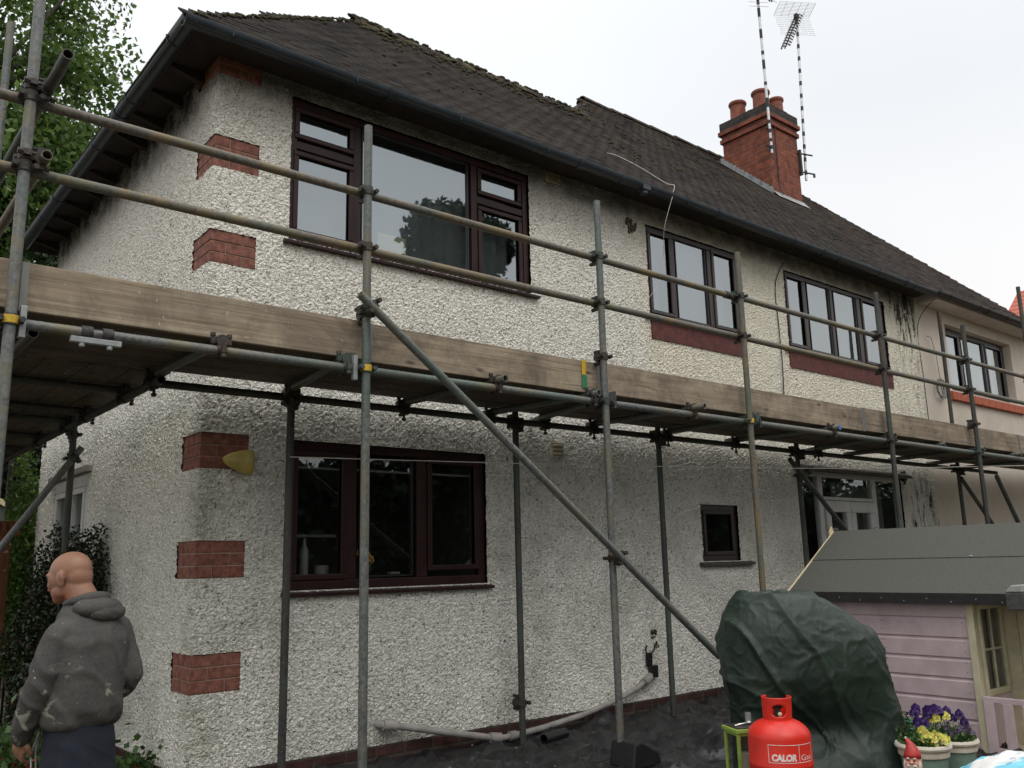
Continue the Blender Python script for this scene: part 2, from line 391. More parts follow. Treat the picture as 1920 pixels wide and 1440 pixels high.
nx = len(gx); F = [(j*nx+i, j*nx+i+1, (j+1)*nx+i+1, (j+1)*nx+i) for j in range(len(gy)-1) for i in range(nx-1)]
struct('ground', np_mesh('ground', V, F), m_ground, smooth=True)
m_lawn = simple('lawn soil', (.035, .05, .018), .95, 0, .4, 3, .5, 30)
def leaf_mesh(P, size, up=None, asp=.5, name='leaves', droop=.0):
    P = np.asarray(P); n = len(P)
    a = rng.normal(size=(n, 3)); 
    if up is not None: a = a*.6 + np.array(up)
    a /= np.linalg.norm(a, axis=1)[:, None]
    b = rng.normal(size=(n, 3)); b -= a*(a*b).sum(1)[:, None]; b /= np.linalg.norm(b, axis=1)[:, None]
    c = np.cross(a, b); s = size*(rng.uniform(.6, 1.25, n))[:, None]
    V = np.stack([P - a*s*.5, P + b*s*asp*.5 - a*s*.05 + c*s*.06, P + a*s*.5, P - b*s*asp*.5 - a*s*.05 + c*s*.06], 1).reshape(-1, 3)
    return np_mesh(name, V, np.arange(4*n).reshape(-1, 4))

# ================================================================== the rendered semi-detached house
ZG = 4.755
house = thing('rendered_house', 'white roughcast house with red brick corner quoins and dark tiled roof, behind the scaffolding', 'house', (0, 0, 0))
HOLES_F = [(.53, 2.72, 3.60, 4.665), (4.20, 5.66, 3.655, 4.57), (6.49, 8.72, 3.655, 4.565), (.575, 2.20, 1.245, 2.215), (4.76, 5.33, 1.36, 1.89), (6.48, 8.66, .0, 2.30)]
HOLES_S = [(2.50, 3.66, .62, 2.20)]
QZ = [.787 + .6629*k for k in range(6)]
QH = [(-.295, .300, z-.1125, z+.1125) for z in QZ] + [(-.32, .30, 4.655, 4.90)]
def grid_breaks(edges, lo, hi, step):
    e = sorted({lo, hi, *[q for q in edges if lo < q < hi]}); r = []
    for a, b in zip(e[:-1], e[1:]): r += list(np.linspace(a, b, max(1, int(round((b-a)/step))), endpoint=False))
    return np.array(r + [hi])
holes = HOLES_F + [(-b, -a, c, d) for a, b, c, d in HOLES_S] + QH
xe = [q for h in holes for q in h[:2]]; ze = [q for h in holes for q in h[2:]]
ss = np.concatenate([grid_breaks(xe, -4.35, 0, .0125)[:-1], grid_breaks(xe, 0, 4.6, .0105)[:-1], grid_breaks(xe, 4.6, 9.56, .018)])
zs = grid_breaks(ze, .2265, 4.90, .0115)
sx, sz = np.meshgrid(ss, zs)
Vw = np.stack([np.where(sx < 0, 0, sx), np.where(sx < 0, -sx, 0), sz], -1).reshape(-1, 3)
cxs = (ss[:-1]+ss[1:])/2; czs = (zs[:-1]+zs[1:])/2; gxx, gzz = np.meshgrid(cxs, czs)
keep = np.ones_like(gxx, bool)
for a, b, c, d in holes: keep &= ~((gxx > a) & (gxx < b) & (gzz > c) & (gzz < d))
jj, ii = np.nonzero(keep); nx = len(ss)
Fw = np.stack([jj*nx+ii, jj*nx+ii+1, (jj+1)*nx+ii+1, (jj+1)*nx+ii], 1)
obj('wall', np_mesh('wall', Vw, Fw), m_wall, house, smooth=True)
# backing wall (brick body behind the render, with the same openings left out) and closing walls
mb = MB()
mb.box((.05, 4.30, -.4), (9.5, 4.36, 4.9)); mb.box((9.44, .25, -.4), (9.56, 4.3, 4.9))
obj('rear_wall', mb, m_wall_plain if 'm_wall_plain' in globals() else m_room, house)
mb = MB(); mb.box((-.012, -.012, -.5), (6.47, .20, .2265)); mb.box((8.67, -.012, -.5), (9.56, .20, .2265)); mb.box((-.0125, .2002, -.5), (.20, 4.35, .2267))
obj('plinth', mb, m_plinth, house)
# reveals so that no edge of the render skin shows as paper
def reveal(x0, x1, z0, z1, d=.16, side=False):
    mb = MB()
    for a, b in (((x0-.03, z0-.03), (x0-.001, z1+.03)), ((x1+.001, z0-.03), (x1+.03, z1+.03)), ((x0-.001, z1+.001), (x1+.001, z1+.03)), ((x0-.001, z0-.03), (x1+.001, z0-.001))):
        if side: mb.box((.002, a[0], a[1]), (d, b[0], b[1]))
        else: mb.box((a[0], .002, a[1]), (b[0], d, b[1]))
    return mb
# ---- quoins
for k, (a, b, c, d) in enumerate(QH):
    mb = MB(); nb = 3
    for i in range(nb):
        z0 = c + (d-c)*i/nb + .004; z1 = c + (d-c)*(i+1)/nb - .004
        j = .0015*random.uniform(-1, 1)
        if (i+k) % 2 == 0: xs, ys = .205, .098
        else: xs, ys = .098, .205
        mb.box((-.003+j, -.003+j, z0), (xs, ys, z1)); mb.box((xs+.007, -.002, z0), (b+.01, .09, z1)); mb.box((-.002, ys+.007, z0), (.09, -a+.01, z1))
    q = obj('brick_quoin', mb, m_quoin, house, bevel=.003)
    mb = MB(); mb.box((.003, .003, c-.02), (b+.012, .1, d+.02)); mb.box((.003, .1002, c-.02), (.1, -a+.012, d+.02))
    sub('mortar', mb, m_mortar, q)

# ---- windows: outer frame bars, one sash frame per light that opens, panes, sill, room behind
def window(parent, x0, x1, z0, z1, lights, mat, glass, fw=.05, sash=(), mull=(), sill=None, y=0.0, room=None, gmat=None, label=None):
    """lights are glass rectangles; mull = x positions (x,half width) of mullions; sash = indices of lights with an opening frame"""
    mb = MB(); Y0, Y1 = y + .012, y + .075
    mb.box((x0, Y0, z1-fw), (x1, Y1, z1)); mb.box((x0, Y0, z0), (x1, Y1, z0+fw))
    mb.box((x0, Y0, z0+fw), (x0+fw, Y1, z1-fw)); mb.box((x1-fw, Y0, z0+fw), (x1, Y1, z1-fw))
    for m in mull:
        if m[0] == 'v': mb.box((m[1]-m[2], Y0+.002, z0+fw), (m[1]+m[2], Y1-.002, z1-fw))
        else: mb.box((m[3], Y0+.004, m[1]-m[2]), (m[4], Y1-.004, m[1]+m[2]))
    fr = obj('window', mb, mat, parent, bevel=.005)
    if label: fr['label'] = label
    for i, (a, b, c, d) in enumerate(lights):
        if i in sash:
            s = MB(); t = .038; q0, q1 = y + .001, y + .05
            s.box((a-t, q0, d), (b+t, q1, d+t)); s.box((a-t, q0, c-t), (b+t, q1, c)); s.box((a-t, q0, c), (a, q1, d)); s.box((b, q0, c), (b+t, q1, d))
            sub('sash', s, mat, fr, bevel=.006)
        g = MB(); g.add([(a-.01, y+.030, c-.01), (b+.01, y+.030, c-.01), (b+.01, y+.030, d+.01), (a-.01, y+.030, d+.01)], [(0, 1, 2, 3)])
        sub('pane', g, glass, fr)
        k = MB(); t = .009
        for p, q in (((a-t, c-t), (b+t, c)), ((a-t, d), (b+t, d+t)), ((a-t, c), (a, d)), ((b, c), (b+t, d))): k.box((p[0], y+.014, p[1]), (q[0], y+.030, q[1]))
        sub('glazing_gasket', k, m_black, fr)
    if sill:
        a, b, zt, dep, th, sm = sill
        mb = MB(); mb.prism([(y+.03, zt), (y-dep, zt-.018), (y-dep, zt-.018-th), (y+.03, zt-.018-th)], a, b, 0)
        sub('sill', mb, sm, fr, bevel=.003)
    mb = MB(); d = room or 1.1
    X0, X1, Z0, Z1 = x0+.004, x1-.004, z0-.0+.004, z1-.004
    mb.add([(X0, y+.078, Z0), (X1, y+.078, Z0), (X1, y+.078, Z1), (X0, y+.078, Z1), (X0-.3, y+d, Z0-.2), (X1+.3, y+d, Z0-.2), (X1+.3, y+d, Z1+.1), (X0-.3, y+d, Z1+.1)],
           [(0, 1, 5, 4), (1, 2, 6, 5), (2, 3, 7, 6), (3, 0, 4, 7), (4, 5, 6, 7)])
    sub('room_lining', mb, m_room, fr)
    return fr
def curtain(parent, x0, x1, z0, z1, y, mat, amp=.02, wl=.09, n=60, name='curtain'):
    mb = MB(); vs = []; 
    for j, z in enumerate((z0, (z0+z1)/2, z1)):
        for i in range(n+1):
            x = x0 + (x1-x0)*i/n; vs.append((x, y + amp*math.sin(2*math.pi*x/wl + .6*math.sin(x*9)) * (1.1 - .3*j), z))
    fs = [(j*(n+1)+i, j*(n+1)+i+1, (j+1)*(n+1)+i+1, (j+1)*(n+1)+i) for j in range(2) for i in range(n)]
    mb.add(vs, fs); return sub(name, mb, mat, parent, smooth=True)

uw = window(house, .53, 2.72, 3.60, 4.665,
    [(.60, 1.0, 4.405, 4.565), (.60, 1.0, 3.69, 4.235), (1.115, 2.08, 3.665, 4.59), (2.22, 2.61, 4.40, 4.555), (2.22, 2.61, 3.68, 4.225)],
    m_brown, m_glass, .055, (0, 1, 3, 4), (('v', 1.067, .03), ('v', 2.15, .032), ('h', 4.32, .03, .585, 1.037), ('h', 4.313, .03, 2.182, 2.665)),
    (.49, 2.79, 3.60, .05, .022, m_brown), label='large bedroom window with brown frame beside the brick quoins')
curtain(uw, .62, 2.64, 3.62, 4.63, .22, m_net, .016, .11)
mb = MB(); mb.box((1.30, .11, 3.665), (1.55, .118, 3.86)); sub('paper_card', mb, simple('cream card', (.62, .60, .42), .8, 0, .1), uw)
uw2 = window(house, 4.20, 5.66, 3.655, 4.57,
    [(4.28, 4.55, 3.73, 4.50), (4.665, 5.12, 3.71, 4.52), (5.26, 5.58, 3.73, 4.50)], m_ebony, m_glass, .05, (0, 2), (('v', 4.61, .03), ('v', 5.19, .035)),
    (4.12, 5.71, 3.655, .05, .022, m_ebony), label='three light window with white blind above a red sill band')
mb = MB()
for i in range(38): mb.box((4.64, .10, 3.70 + i*.022), (5.14, .118, 3.716 + i*.022))
sub('blind', mb, m_net, uw2); curtain(uw2, 4.22, 4.62, 3.67, 4.55, .2, m_net, .015); curtain(uw2, 5.16, 5.64, 3.67, 4.55, .2, m_net, .015)
uw3 = window(house, 6.49, 8.72, 3.655, 4.565,
    [(6.58, 6.87, 3.73, 4.50), (7.0, 7.44, 3.71, 4.52), (7.57, 8.04, 3.71, 4.52), (8.22, 8.62, 3.73, 4.50)], m_ebony, m_glass, .05, (0, 3), (('v', 6.935, .03), ('v', 7.505, .03), ('v', 8.125, .045)),
    (6.38, 8.76, 3.655, .05, .022, m_ebony), label='four light window nearest the downpipe')
curtain(uw3, 6.52, 8.69, 3.67, 4.55, .22, m_net, .02, .14)
lw = window(house, .575, 2.20, 1.245, 2.215,
    [(.655, .975, 1.345, 2.115), (1.13, 1.545, 1.325, 2.12), (1.715, 2.10, 1.385, 2.115)], m_brown, m_glass_dark, .06, (0, 2), (('v', 1.05, .045), ('v', 1.63, .045)),
    (.55, 2.24, 1.245, .05, .022, m_brown), room=1.6, label='dark kitchen window with three lights')
# things on the kitchen window sill, seen through the glass
kp = MB()
for i in range(26):
    a = random.uniform(0, 6.28); r = random.uniform(.01, .065); kp.ell((1.24+r*math.cos(a), .14+.4*r*math.sin(a), 1.44 + random.uniform(-.04, .05)), (.024, .02, .02), 7, 5)
sub('flower_display', kp, leaf_mat('orange flowers', [(.75, .25, .03), (.8, .45, .08), (.85, .6, .2)], .6, .1), lw, smooth=True)
mb = MB(); mb.lathe([(.035, 1.33), (.045, 1.36), (.04, 1.42), (.02, 1.43)], (1.24, .14, 0), 16); sub('vase', mb, simple('green vase', (.05, .08, .05), .3), lw, smooth=True)
mb = MB(); mb.box((.62, .12, 2.045), (2.15, .13, 2.06)); mb.box((.60, .5, 1.60), (1.2, .52, 1.62)); sub('blind_rail', mb, simple('pale rail', (.35, .36, .34), .6), lw)
mb = MB(); mb.lathe([(.028, 1.33), (.03, 1.5), (.012, 1.54), (.012, 1.58)], (.78, .15, 0), 14); mb.lathe([(.045, 1.33), (.05, 1.40), (.0, 1.401)], (.92, .17, 0), 16); mb.box((1.42, .1, 1.33), (1.5, .14, 1.345))
sub('bottle_and_bowl', mb, simple('pale crockery', (.32, .30, .27), .4), lw, smooth=40)
sw = window(house, 4.76, 5.33, 1.36, 1.89, [(4.85, 5.24, 1.45, 1.80)], m_ebony, m_glass_dark, .06, (0,), (), (4.70, 5.50, 1.36, .06, .025, simple('slate sill', (.06, .055, .045), .8)), label='small lone window low on the wall')
mb = MB(); mb.box((4.205, -.004, 3.425), (5.64, .05, 3.60)); mb.box((6.47, -.004, 3.425), (8.72, .05, 3.60))
mb2 = MB(); mb2.box((4.205, -.022, 3.43), (5.64, .0, 3.612)); obj('sill_band', mb2, m_quoin_d := simple('dark red sill paint', (.105, .024, .018), .7, 0, .5, 18, .3), house)
mb2 = MB(); mb2.box((6.47, -.022, 3.43), (8.74, .0, 3.612)); obj('sill_band', mb2, m_quoin_d, house)
# garden doors in a white frame at ground level
mb = MB(); y0, y1 = .01, .08
mb.box((6.48, y0, 2.245), (8.66, y1, 2.30)); mb.box((6.48, y0, 0), (6.53, y1, 2.245)); mb.box((8.60, y0, 0), (8.66, y1, 2.245))
mb.box((6.84, y0+.002, 0), (6.93, y1-.002, 2.245)); mb.box((7.99, y0+.002, 0), (8.08, y1-.002, 2.245)); mb.box((6.93, y0+.004, 1.99), (7.99, y1-.004, 2.03))
dr = obj('door_frame', mb, m_white, house, bevel=.006)
for a, b, c, d in ((6.53, 6.84, .05, 2.245), (8.08, 8.60, .05, 2.245), (6.93, 7.99, 2.03, 2.245)):
    g = MB(); g.add([(a, .04, c), (b, .04, c), (b, .04, d), (a, .04, d)], [(0, 1, 2, 3)]); sub('pane', g, m_glass_dark, dr)
for a, b, hx in ((6.94, 7.455, 6.975), (7.465, 7.98, 7.94)):
    s = MB(); t = .10
    s.box((a, -.004, 1.86), (b, .05, 1.985)); s.box((a, -.004, .05), (b, .05, .28)); s.box((a, -.004, .28), (a+t, .05, 1.86)); s.box((b-t, -.004, .28), (b, .05, 1.86))
    d_ = obj('garden_door', s, m_white, house, bevel=.007)
    g = MB(); g.add([(a+t, .03, .28), (b-t, .03, .28), (b-t, .03, 1.86), (a+t, .03, 1.86)], [(0, 1, 2, 3)]); sub('pane', g, m_glass_dark, d_)
    h = MB(); h.lathe([(.0, 0), (.028, .0), (.03, .02), (.012, .03), (.012, .05)], (0, 0, 0), 14, Matrix.Translation((hx, -.004, 1.67)) @ Matrix.Rotation(R(90), 4, 'X')); h.box((hx-.01, -.06, 1.655), (hx+.08, -.045, 1.68)); sub('handle', h, simple('chrome handle', (.5, .5, .5), .25, .9), d_, smooth=40)
mb = MB(); mb.add([(6.5, .09, 0), (8.64, .09, 0), (8.64, .09, 2.28), (6.5, .09, 2.28), (6.3, 1.8, 0), (8.9, 1.8, 0), (8.9, 1.8, 2.4), (6.3, 1.8, 2.4)], [(0, 1, 5, 4), (1, 2, 6, 5), (2, 3, 7, 6), (3, 0, 4, 7), (4, 5, 6, 7)])
rl = sub('room_lining', mb, m_room, dr); curtain(dr, 6.54, 6.83, .1, 2.2, .2, m_net, .02, .12); curtain(dr, 7.5, 8.6, .1, 2.2, .25, m_net, .03, .12)
mb = MB(); mb.prism([(.02, 2.375), (-.12, 2.315), (-.12, 2.285), (.02, 2.305)], 6.35, 8.75, 0); obj('door_hood', mb, simple('weathered hood board', (.16, .145, .12), .9, 0, .4, 9, .4), house, bevel=.004)
# side window of the gable end
mb = MB()
for a, b, c, d in ((2.50, 3.66, 2.10, 2.20), (2.50, 3.66, .62, .68), (2.50, 2.58, .68, 2.10), (3.58, 3.66, .68, 2.10), (3.02, 3.12, .68, 2.10)): mb.box((-.01, a, c), (.07, b, d))
sd = obj('side_window', mb, m_white, house, bevel=.006)
for a, b in ((2.58, 3.02), (3.12, 3.58)):
    s = MB(); t = .05
    s.box((-.022, a, 2.045), (.05, b, 2.095)); s.box((-.022, a, .685), (.05, b, .735)); s.box((-.022, a, .735), (.05, a+t, 2.045)); s.box((-.022, b-t, .735), (.05, b, 2.045)); sub('sash', s, m_white, sd, bevel=.006)
    g = MB(); g.add([(.02, a+t, .73), (.02, b-t, .73), (.02, b-t, 2.05), (.02, a+t, 2.05)], [(0, 1, 2, 3)]); sub('pane', g, m_glass_dark, sd)
mb = MB(); mb.add([(.08, 2.5, .62), (.08, 3.66, .62), (.08, 3.66, 2.2), (.08, 2.5, 2.2), (1.0, 2.4, .6), (1.0, 3.8, .6), (1.0, 3.8, 2.3), (1.0, 2.4, 2.3)], [(0, 1, 5, 4), (1, 2, 6, 5), (2, 3, 7, 6), (3, 0, 4, 7), (4, 5, 6, 7)]); sub('room_lining', mb, m_room, sd)
mb = MB(); mb.prism([(2.42, 2.205), (3.75, 2.205), (3.75, 2.26), (2.42, 2.26)], -.06, .02, 0); obj('side_window_hood', mb, m_concrete, house, bevel=.006)

# ---- small wall fittings
mb = MB(); mb.box((2.915, -.034, 4.665), (3.07, -.006, 4.745)); ab = obj('air_brick', mb, simple('buff air brick', (.42, .36, .24), .9, 0, .3, 20, .3), house)
mb = MB()
for i in range(9):
    for j in range(4): mb.box((2.922+i*.016, -.0355, 4.673+j*.017), (2.932+i*.016, -.033, 4.684+j*.017))
sub('holes', mb, m_black, ab)
m_cream = simple('cream plastic', (.66, .60, .45), .5, 0, .3, 12, .1)
mb = MB(); mb.box((2.875, -.035, 2.232), (3.005, -.008, 2.24)); mb.box((2.875, -.035, 2.345), (3.005, -.008, 2.353)); mb.box((2.875, -.035, 2.24), (2.885, -.008, 2.345)); mb.box((2.995, -.035, 2.24), (3.005, -.008, 2.345)); mb.box((2.885, -.012, 2.24), (2.995, -.0, 2.345))
vt = obj('louvre_vent', mb, m_cream, house, bevel=.002)
for i in range(3): mb = MB(); mb.prism([(-.014, 2.246+i*.034), (-.05, 2.250+i*.034), (-.052, 2.266+i*.034), (-.014, 2.278+i*.034)], 2.888, 2.992, 0); sub('louvre', mb, m_cream, vt, bevel=.002)
# shell shaped outside light
def shell_light():
    mb = MB(); n = 18; vs = []; prof = [(0, .0, .0), (.10, .0, .0)]
    rows = 14; n = 28
    for j in range(rows+1):
        t = j/rows                              # 0 at the wall, 1 at the nose
        k = max(0, 1-t**1.35)**.62
        for i in range(n):
            a = 2*math.pi*i/n
            vs.append((.290 - .185*t, -.078 + .062*k*math.cos(a), 2.040 + .012*t + .082*k*math.sin(a)))
    fs = [(j*n+i, j*n+(i+1) % n, (j+1)*n+(i+1) % n, (j+1)*n+i) for j in range(rows) for i in range(n)]
    mb.add(vs, fs); return mb
mb = shell_light(); wl = obj('wall_light', mb, simple('yellowed plastic shell', (.42, .33, .09), .45, 0, .25, 14, .1), house, smooth=True)
sol = wl.modifiers.new('solid', 'SOLIDIFY'); sol.thickness = .004
mb = MB(); mb.box((.20, -.030, 1.99), (.285, -.0, 2.09)); mb.lathe([(.0, 0), (.052, 0), (.052, .004), (0, .004)], (0, 0, 0), 20, Matrix.Translation((.286, -.078, 2.04)) @ Matrix.Rotation(R(90), 4, 'Y')); sub('lens_plate', mb, m_gutter, wl)
# broken drain bracket, rust patch and waste pipe
mb = MB(); mb.box((3.915, -.05, .40), (4.005, -.012, .50)); mb.box((3.885, -.035, .50), (3.955, -.02, .60)); mb.lathe([(.034, -.01), (.034, .01), (.022, .01), (.022, -.01)], (0, 0, 0), 18, Matrix.Translation((3.92, -.03, .575)) @ Matrix.Rotation(R(90), 4, 'X')); mb.poly([(3.89, -.03, .60), (3.87, -.04, .64), (3.885, -.04, .67)], .008); mb.poly([(3.95, -.03, .60), (3.98, -.04, .63), (3.97, -.05, .66)], .008)
obj('drain_bracket', mb, m_black, house, bevel=.003)
m_rust = simple('rusty mortar scar', (.075, .055, .035), 1, 0, .6, 40, .8)
def scar(cx, cz, r, n=16):
    mb = MB()
    for i in range(n):
        a = random.uniform(0, 6.28); q = r*random.random()**.5; k_ = random.uniform(.12, .34); mb.ell((cx+q*math.cos(a), -.014, cz+q*1.3*math.sin(a)), (r*k_, .012, r*k_*random.uniform(.6, 1.5)), 7, 5)
    obj('mortar_scar', mb, m_rust, house, smooth=True)
scar(4.0, .76, .04); scar(3.99, 4.52, .07, 26); scar(4.04, .66, .025, 8); scar(8.72, 2.30, .08, 24)
m_waste = simple('grubby grey waste pipe', (.30, .285, .265), .55, 0, .35, 9, .15)
mb = MB(); P = [(1.25, .0, .36), (1.27, -.06, .36), (1.33, -.075, .352), (1.75, -.09, .255), (2.16, -.10, .165)]; mb.poly(P, .023, 14); mb.poly([(1.27, -.065, .36), (1.36, -.078, .345)], .034, 14)
wp = obj('waste_pipe', mb, m_waste, house, smooth=45)
mb = MB(); P = [(2.15, -.10, .165), (2.25, -.11, .155), (2.6, -.12, .175), (3.0, -.12, .215), (3.4, -.10, .275), (3.7, -.08, .345), (3.88, -.05, .405), (3.95, -.02, .44)]; mb.poly(P, .022, 14); mb.poly([(2.13, -.098, .17), (2.22, -.108, .158)], .036, 14); mb.poly([(2.30, -.11, .158), (2.36, -.112, .160)], .033, 14); mb.poly([(3.80, -.065, .375), (3.90, -.045, .41)], .034, 14)
sub('pipe_run', mb, m_waste, wp, smooth=45)

# ---- roof
PS = .93; ZR0 = 4.765 + .35*PS            # front slope z = ZR0 + PS*y
LS = math.sqrt(1+PS*PS)
AP = (2.20, 2.13); R1 = 2.13; HX0, HX1 = 5.55, 7.35; R2 = 3.90; VX = 13.25; XN = 9.56
def inside_front(x, y):
    if y < -.36 or x > VX: return False
    if x - y < AP[0]-AP[1] and True:
        if x < y - .02 + (AP[0]-AP[1])*max(0, y)/R1: return False
    if y <= R1: return True
    if y > R2: return False
    return (x - HX0) >= (y - R1)*(HX1-HX0)/(R2-R1)
def tiles_front(x_from, x_to):
    """courses of plain tiles laid up the front slope; each tile is a thin wedge"""
    g = .098; tw = .166; th = .016; rows = int((R2+.36)*LS/g)+1; Vt = []; Ft = []
    for r in range(rows):
        s0 = r*g; y0 = -.350 + s0/LS
        n = int((VX+1)/tw); off = (r % 2)*tw/2
        for i in range(n):
            x0 = -.36 + i*tw + off; x1 = x0 + tw - .004; xm = (x0+x1)/2
            if not (x_from <= xm < x_to) or not inside_front(xm, y0 + .05): continue
            L_ = .155; j = random.gauss(0, .0035); lift = .014 + abs(random.gauss(0, .0026)); tl = random.gauss(0, .0016); dp = random.gauss(0, .0035)
            if random.random() < .012: dp -= .012; lift += .004
            a = y0 + dp; b = a + L_/LS
            if b > R2: b = R2
            if xm < HX0 - .1 and b > R1: b = R1
            za = ZR0 + PS*a + lift; zb = ZR0 + PS*b + .002
            o = len(Vt)
            Vt += [(x0+j, a, za+tl), (x1+j, a, za-tl), (x1+j, b, zb), (x0+j, b, zb), (x0+j, a+.006, za+tl-th), (x1+j, a+.006, za-tl-th), (x1+j, b, zb-th), (x0+j, b, zb-th)]
            Ft += [(o, o+1, o+2, o+3), (o+4, o+5, o+1, o), (o+4, o, o+3, o+7), (o+1, o+5, o+6, o+2), (o+7, o+6, o+5, o+4)]
    return np_mesh('roof', Vt, Ft)
def nosed(o):                                  # weathered front edge of every tile, painted paler as if catching the light
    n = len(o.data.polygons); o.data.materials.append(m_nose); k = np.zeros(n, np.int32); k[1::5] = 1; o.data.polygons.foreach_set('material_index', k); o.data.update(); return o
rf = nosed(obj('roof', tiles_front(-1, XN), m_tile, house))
mb = MB()
def slab(pts, th=.03):                        # a thin solid slab under the tiles
    n = len(pts); lo = [(p[0], p[1], p[2]-th) for p in pts]
    mb.add(list(pts)+lo, [tuple(range(n)), tuple(range(n, 2*n))[::-1]] + [(i, (i+1) % n, n+(i+1) % n, n+i) for i in range(n)])
zf = lambda y: ZR0 + PS*y - .02
B1 = 2*R1 + .36; B2 = 2*R2 + .36
slab([(-.34, -.34, zf(-.34)), (XN, -.34, zf(-.34)), (XN, R2, zf(R2)), (HX1, R2, zf(R2)), (HX0, R1, zf(R1)), (AP[0], R1, zf(R1))])
slab([(-.34, B1, zf(-.34)), (-.34, -.34, zf(-.34)), (AP[0], R1, zf(R1))])
slab([(-.34, B1, zf(-.34)), (AP[0], R1, zf(R1)), (HX0, R1, zf(R1)), (HX0, B1, zf(-.34))])
slab([(HX0, R1, zf(R1)), (HX1, R2, zf(R2)), (HX1-2.8, B1+1, zf(1.2)), (HX0, B1, zf(.3))])
slab([(HX1, R2, zf(R2)), (XN, R2, zf(R2)), (XN, B2, zf(-.34)), (HX1, B2, zf(-.34))])
sub('roof_deck', mb, m_soffit, rf)
def half_round(p, q, r, n, name, parent, mat, step=.30, seg=8, tip=0):
    p = Vector(p); q = Vector(q); Ln = (q-p).length; d = (q-p).normalized(); k = max(1, int(Ln/step)); mb = MB()
    a = d.cross(Vector((0, 0, 1))).normalized(); u = a.cross(d).normalized()
    if u.z < 0: u = -u
    for i in range(k):
        s0 = p + d*(Ln*i/k); s1 = p + d*(Ln*(i+1)/k + .03); rr = r*random.uniform(.97, 1.05); j = random.gauss(0, .004); lf = .012 if tip else 0
        vs = []; 
        for s, m, up in ((s0, 1.06, lf), (s1, .94, 0)):
            for t in range(seg+1):
                an = math.pi*t/seg; vs.append(s + a*math.cos(an)*rr*m + u*(math.sin(an)*rr*m*.85 + j + up - .03))
        for s, m, up in ((s0, 1.06, lf), (s1, .94, 0)):
            for t in range(seg+1):
                an = math.pi*t/seg; vs.append(s + a*math.cos(an)*(rr*m-.014) + u*(math.sin(an)*(rr*m*.85-.014) + j + up - .03))
        w_ = seg+1; fs = [(t, t+1, w_+t+1, w_+t) for t in range(seg)] + [(2*w_+t, 3*w_+t, 3*w_+t+1, 2*w_+t+1) for t in range(seg)] + [(t, 2*w_+t, 2*w_+t+1, t+1) for t in range(seg)]
        mb.add(vs, fs)
    return sub(name, mb, mat, parent)
zt = lambda y: ZR0 + PS*y - .03
half_round((-.33, -.33, zt(-.33)+.005), (AP[0], R1, zt(R1)), .050, 0, 'hip_tiles', rf, m_ridge, .22, 7, 0)
half_round((-.36, B1, zt(-.36)), (AP[0], R1, zt(R1)), .050, 0, 'hip_tiles', rf, m_ridge, .22, 7, 0)
half_round((AP[0]-.05, R1, zt(R1)+.005), (HX0, R1, zt(R1)+.005), .10, 0, 'ridge_tiles', rf, m_ridge)
half_round((HX0, R1, zt(R1)), (HX1, R2, zt(R2)), .06, 0, 'hip_tiles', rf, m_ridge, .22, 7, 0)
half_round((HX1-.05, R2, zt(R2)+.005), (XN, R2, zt(R2)+.005), .10, 0, 'ridge_tiles', rf, m_ridge)
# side slope tiles (facing the side garden)
Vt = []; Ft = []
for r in range(33):
    s = -.365 + r*.098/LS; 
    for i in range(34):
        y0 = -.4 + i*.166 + (r % 2)*.083; ym = y0+.08
        if y0 < s + .155/LS + .02 or y0 + .162 > B1 - (s + .155/LS + .36) - .02: continue
        b = s + .155/LS; o = len(Vt); lift = .013 + abs(random.gauss(0, .002)); za = ZR0 + PS*s + lift; zb = ZR0 + PS*b + .002
        Vt += [(s, y0, za), (s, y0+.162, za), (b, y0+.162, zb), (b, y0, zb), (s+.006, y0, za-.013), (s+.006, y0+.162, za-.013), (b, y0+.162, zb-.013), (b, y0, zb-.013)]
        Ft += [(o+3, o+2, o+1, o), (o, o+1, o+5, o+4), (o+7, o+3, o, o+4), (o+2, o+6, o+5, o+1), (o+4, o+5, o+6, o+7)]
sub('side_slope_tiles', np_mesh('t', Vt, Ft), m_tile, rf)
# moss cushions along the first ridge and hip
mp_ = []
for i in range(260):
    x = AP[0]-.1 + random.random()**1.4*(HX0-AP[0]); y = R1 - abs(random.gauss(0, .16)); mp_.append((x, y, random.uniform(.012, .035)))
for i in range(520):
    x = random.uniform(1.0, 9.4); y = random.uniform(.2, 3.9)
    if not inside_front(x, y) or mnoise.noise(Vector((x*.9, y*1.2, 3))) < .08: continue
    mp_.append((x, y, random.uniform(.008, .022)))
for i in range(160):
    t = random.random(); x = -.3 + t*2.4 + random.gauss(.02, .03); mp_.append((x, x-.02-abs(random.gauss(0, .04)), random.uniform(.01, .02)))
mb = MB()
for x, y, r in mp_:
    z = ZR0 + PS*y + .02 + (.05 if y > R1 - .09 and x < HX0 else 0)
    mb.ell((x, y, z), (r*random.uniform(1, 1.8), r, r*.7), 6, 4)
sub('moss', mb, simple('roof moss', (.052, .046, .020), 1, 0, .7, 40, .8, 90), rf, smooth=True, kind='stuff')

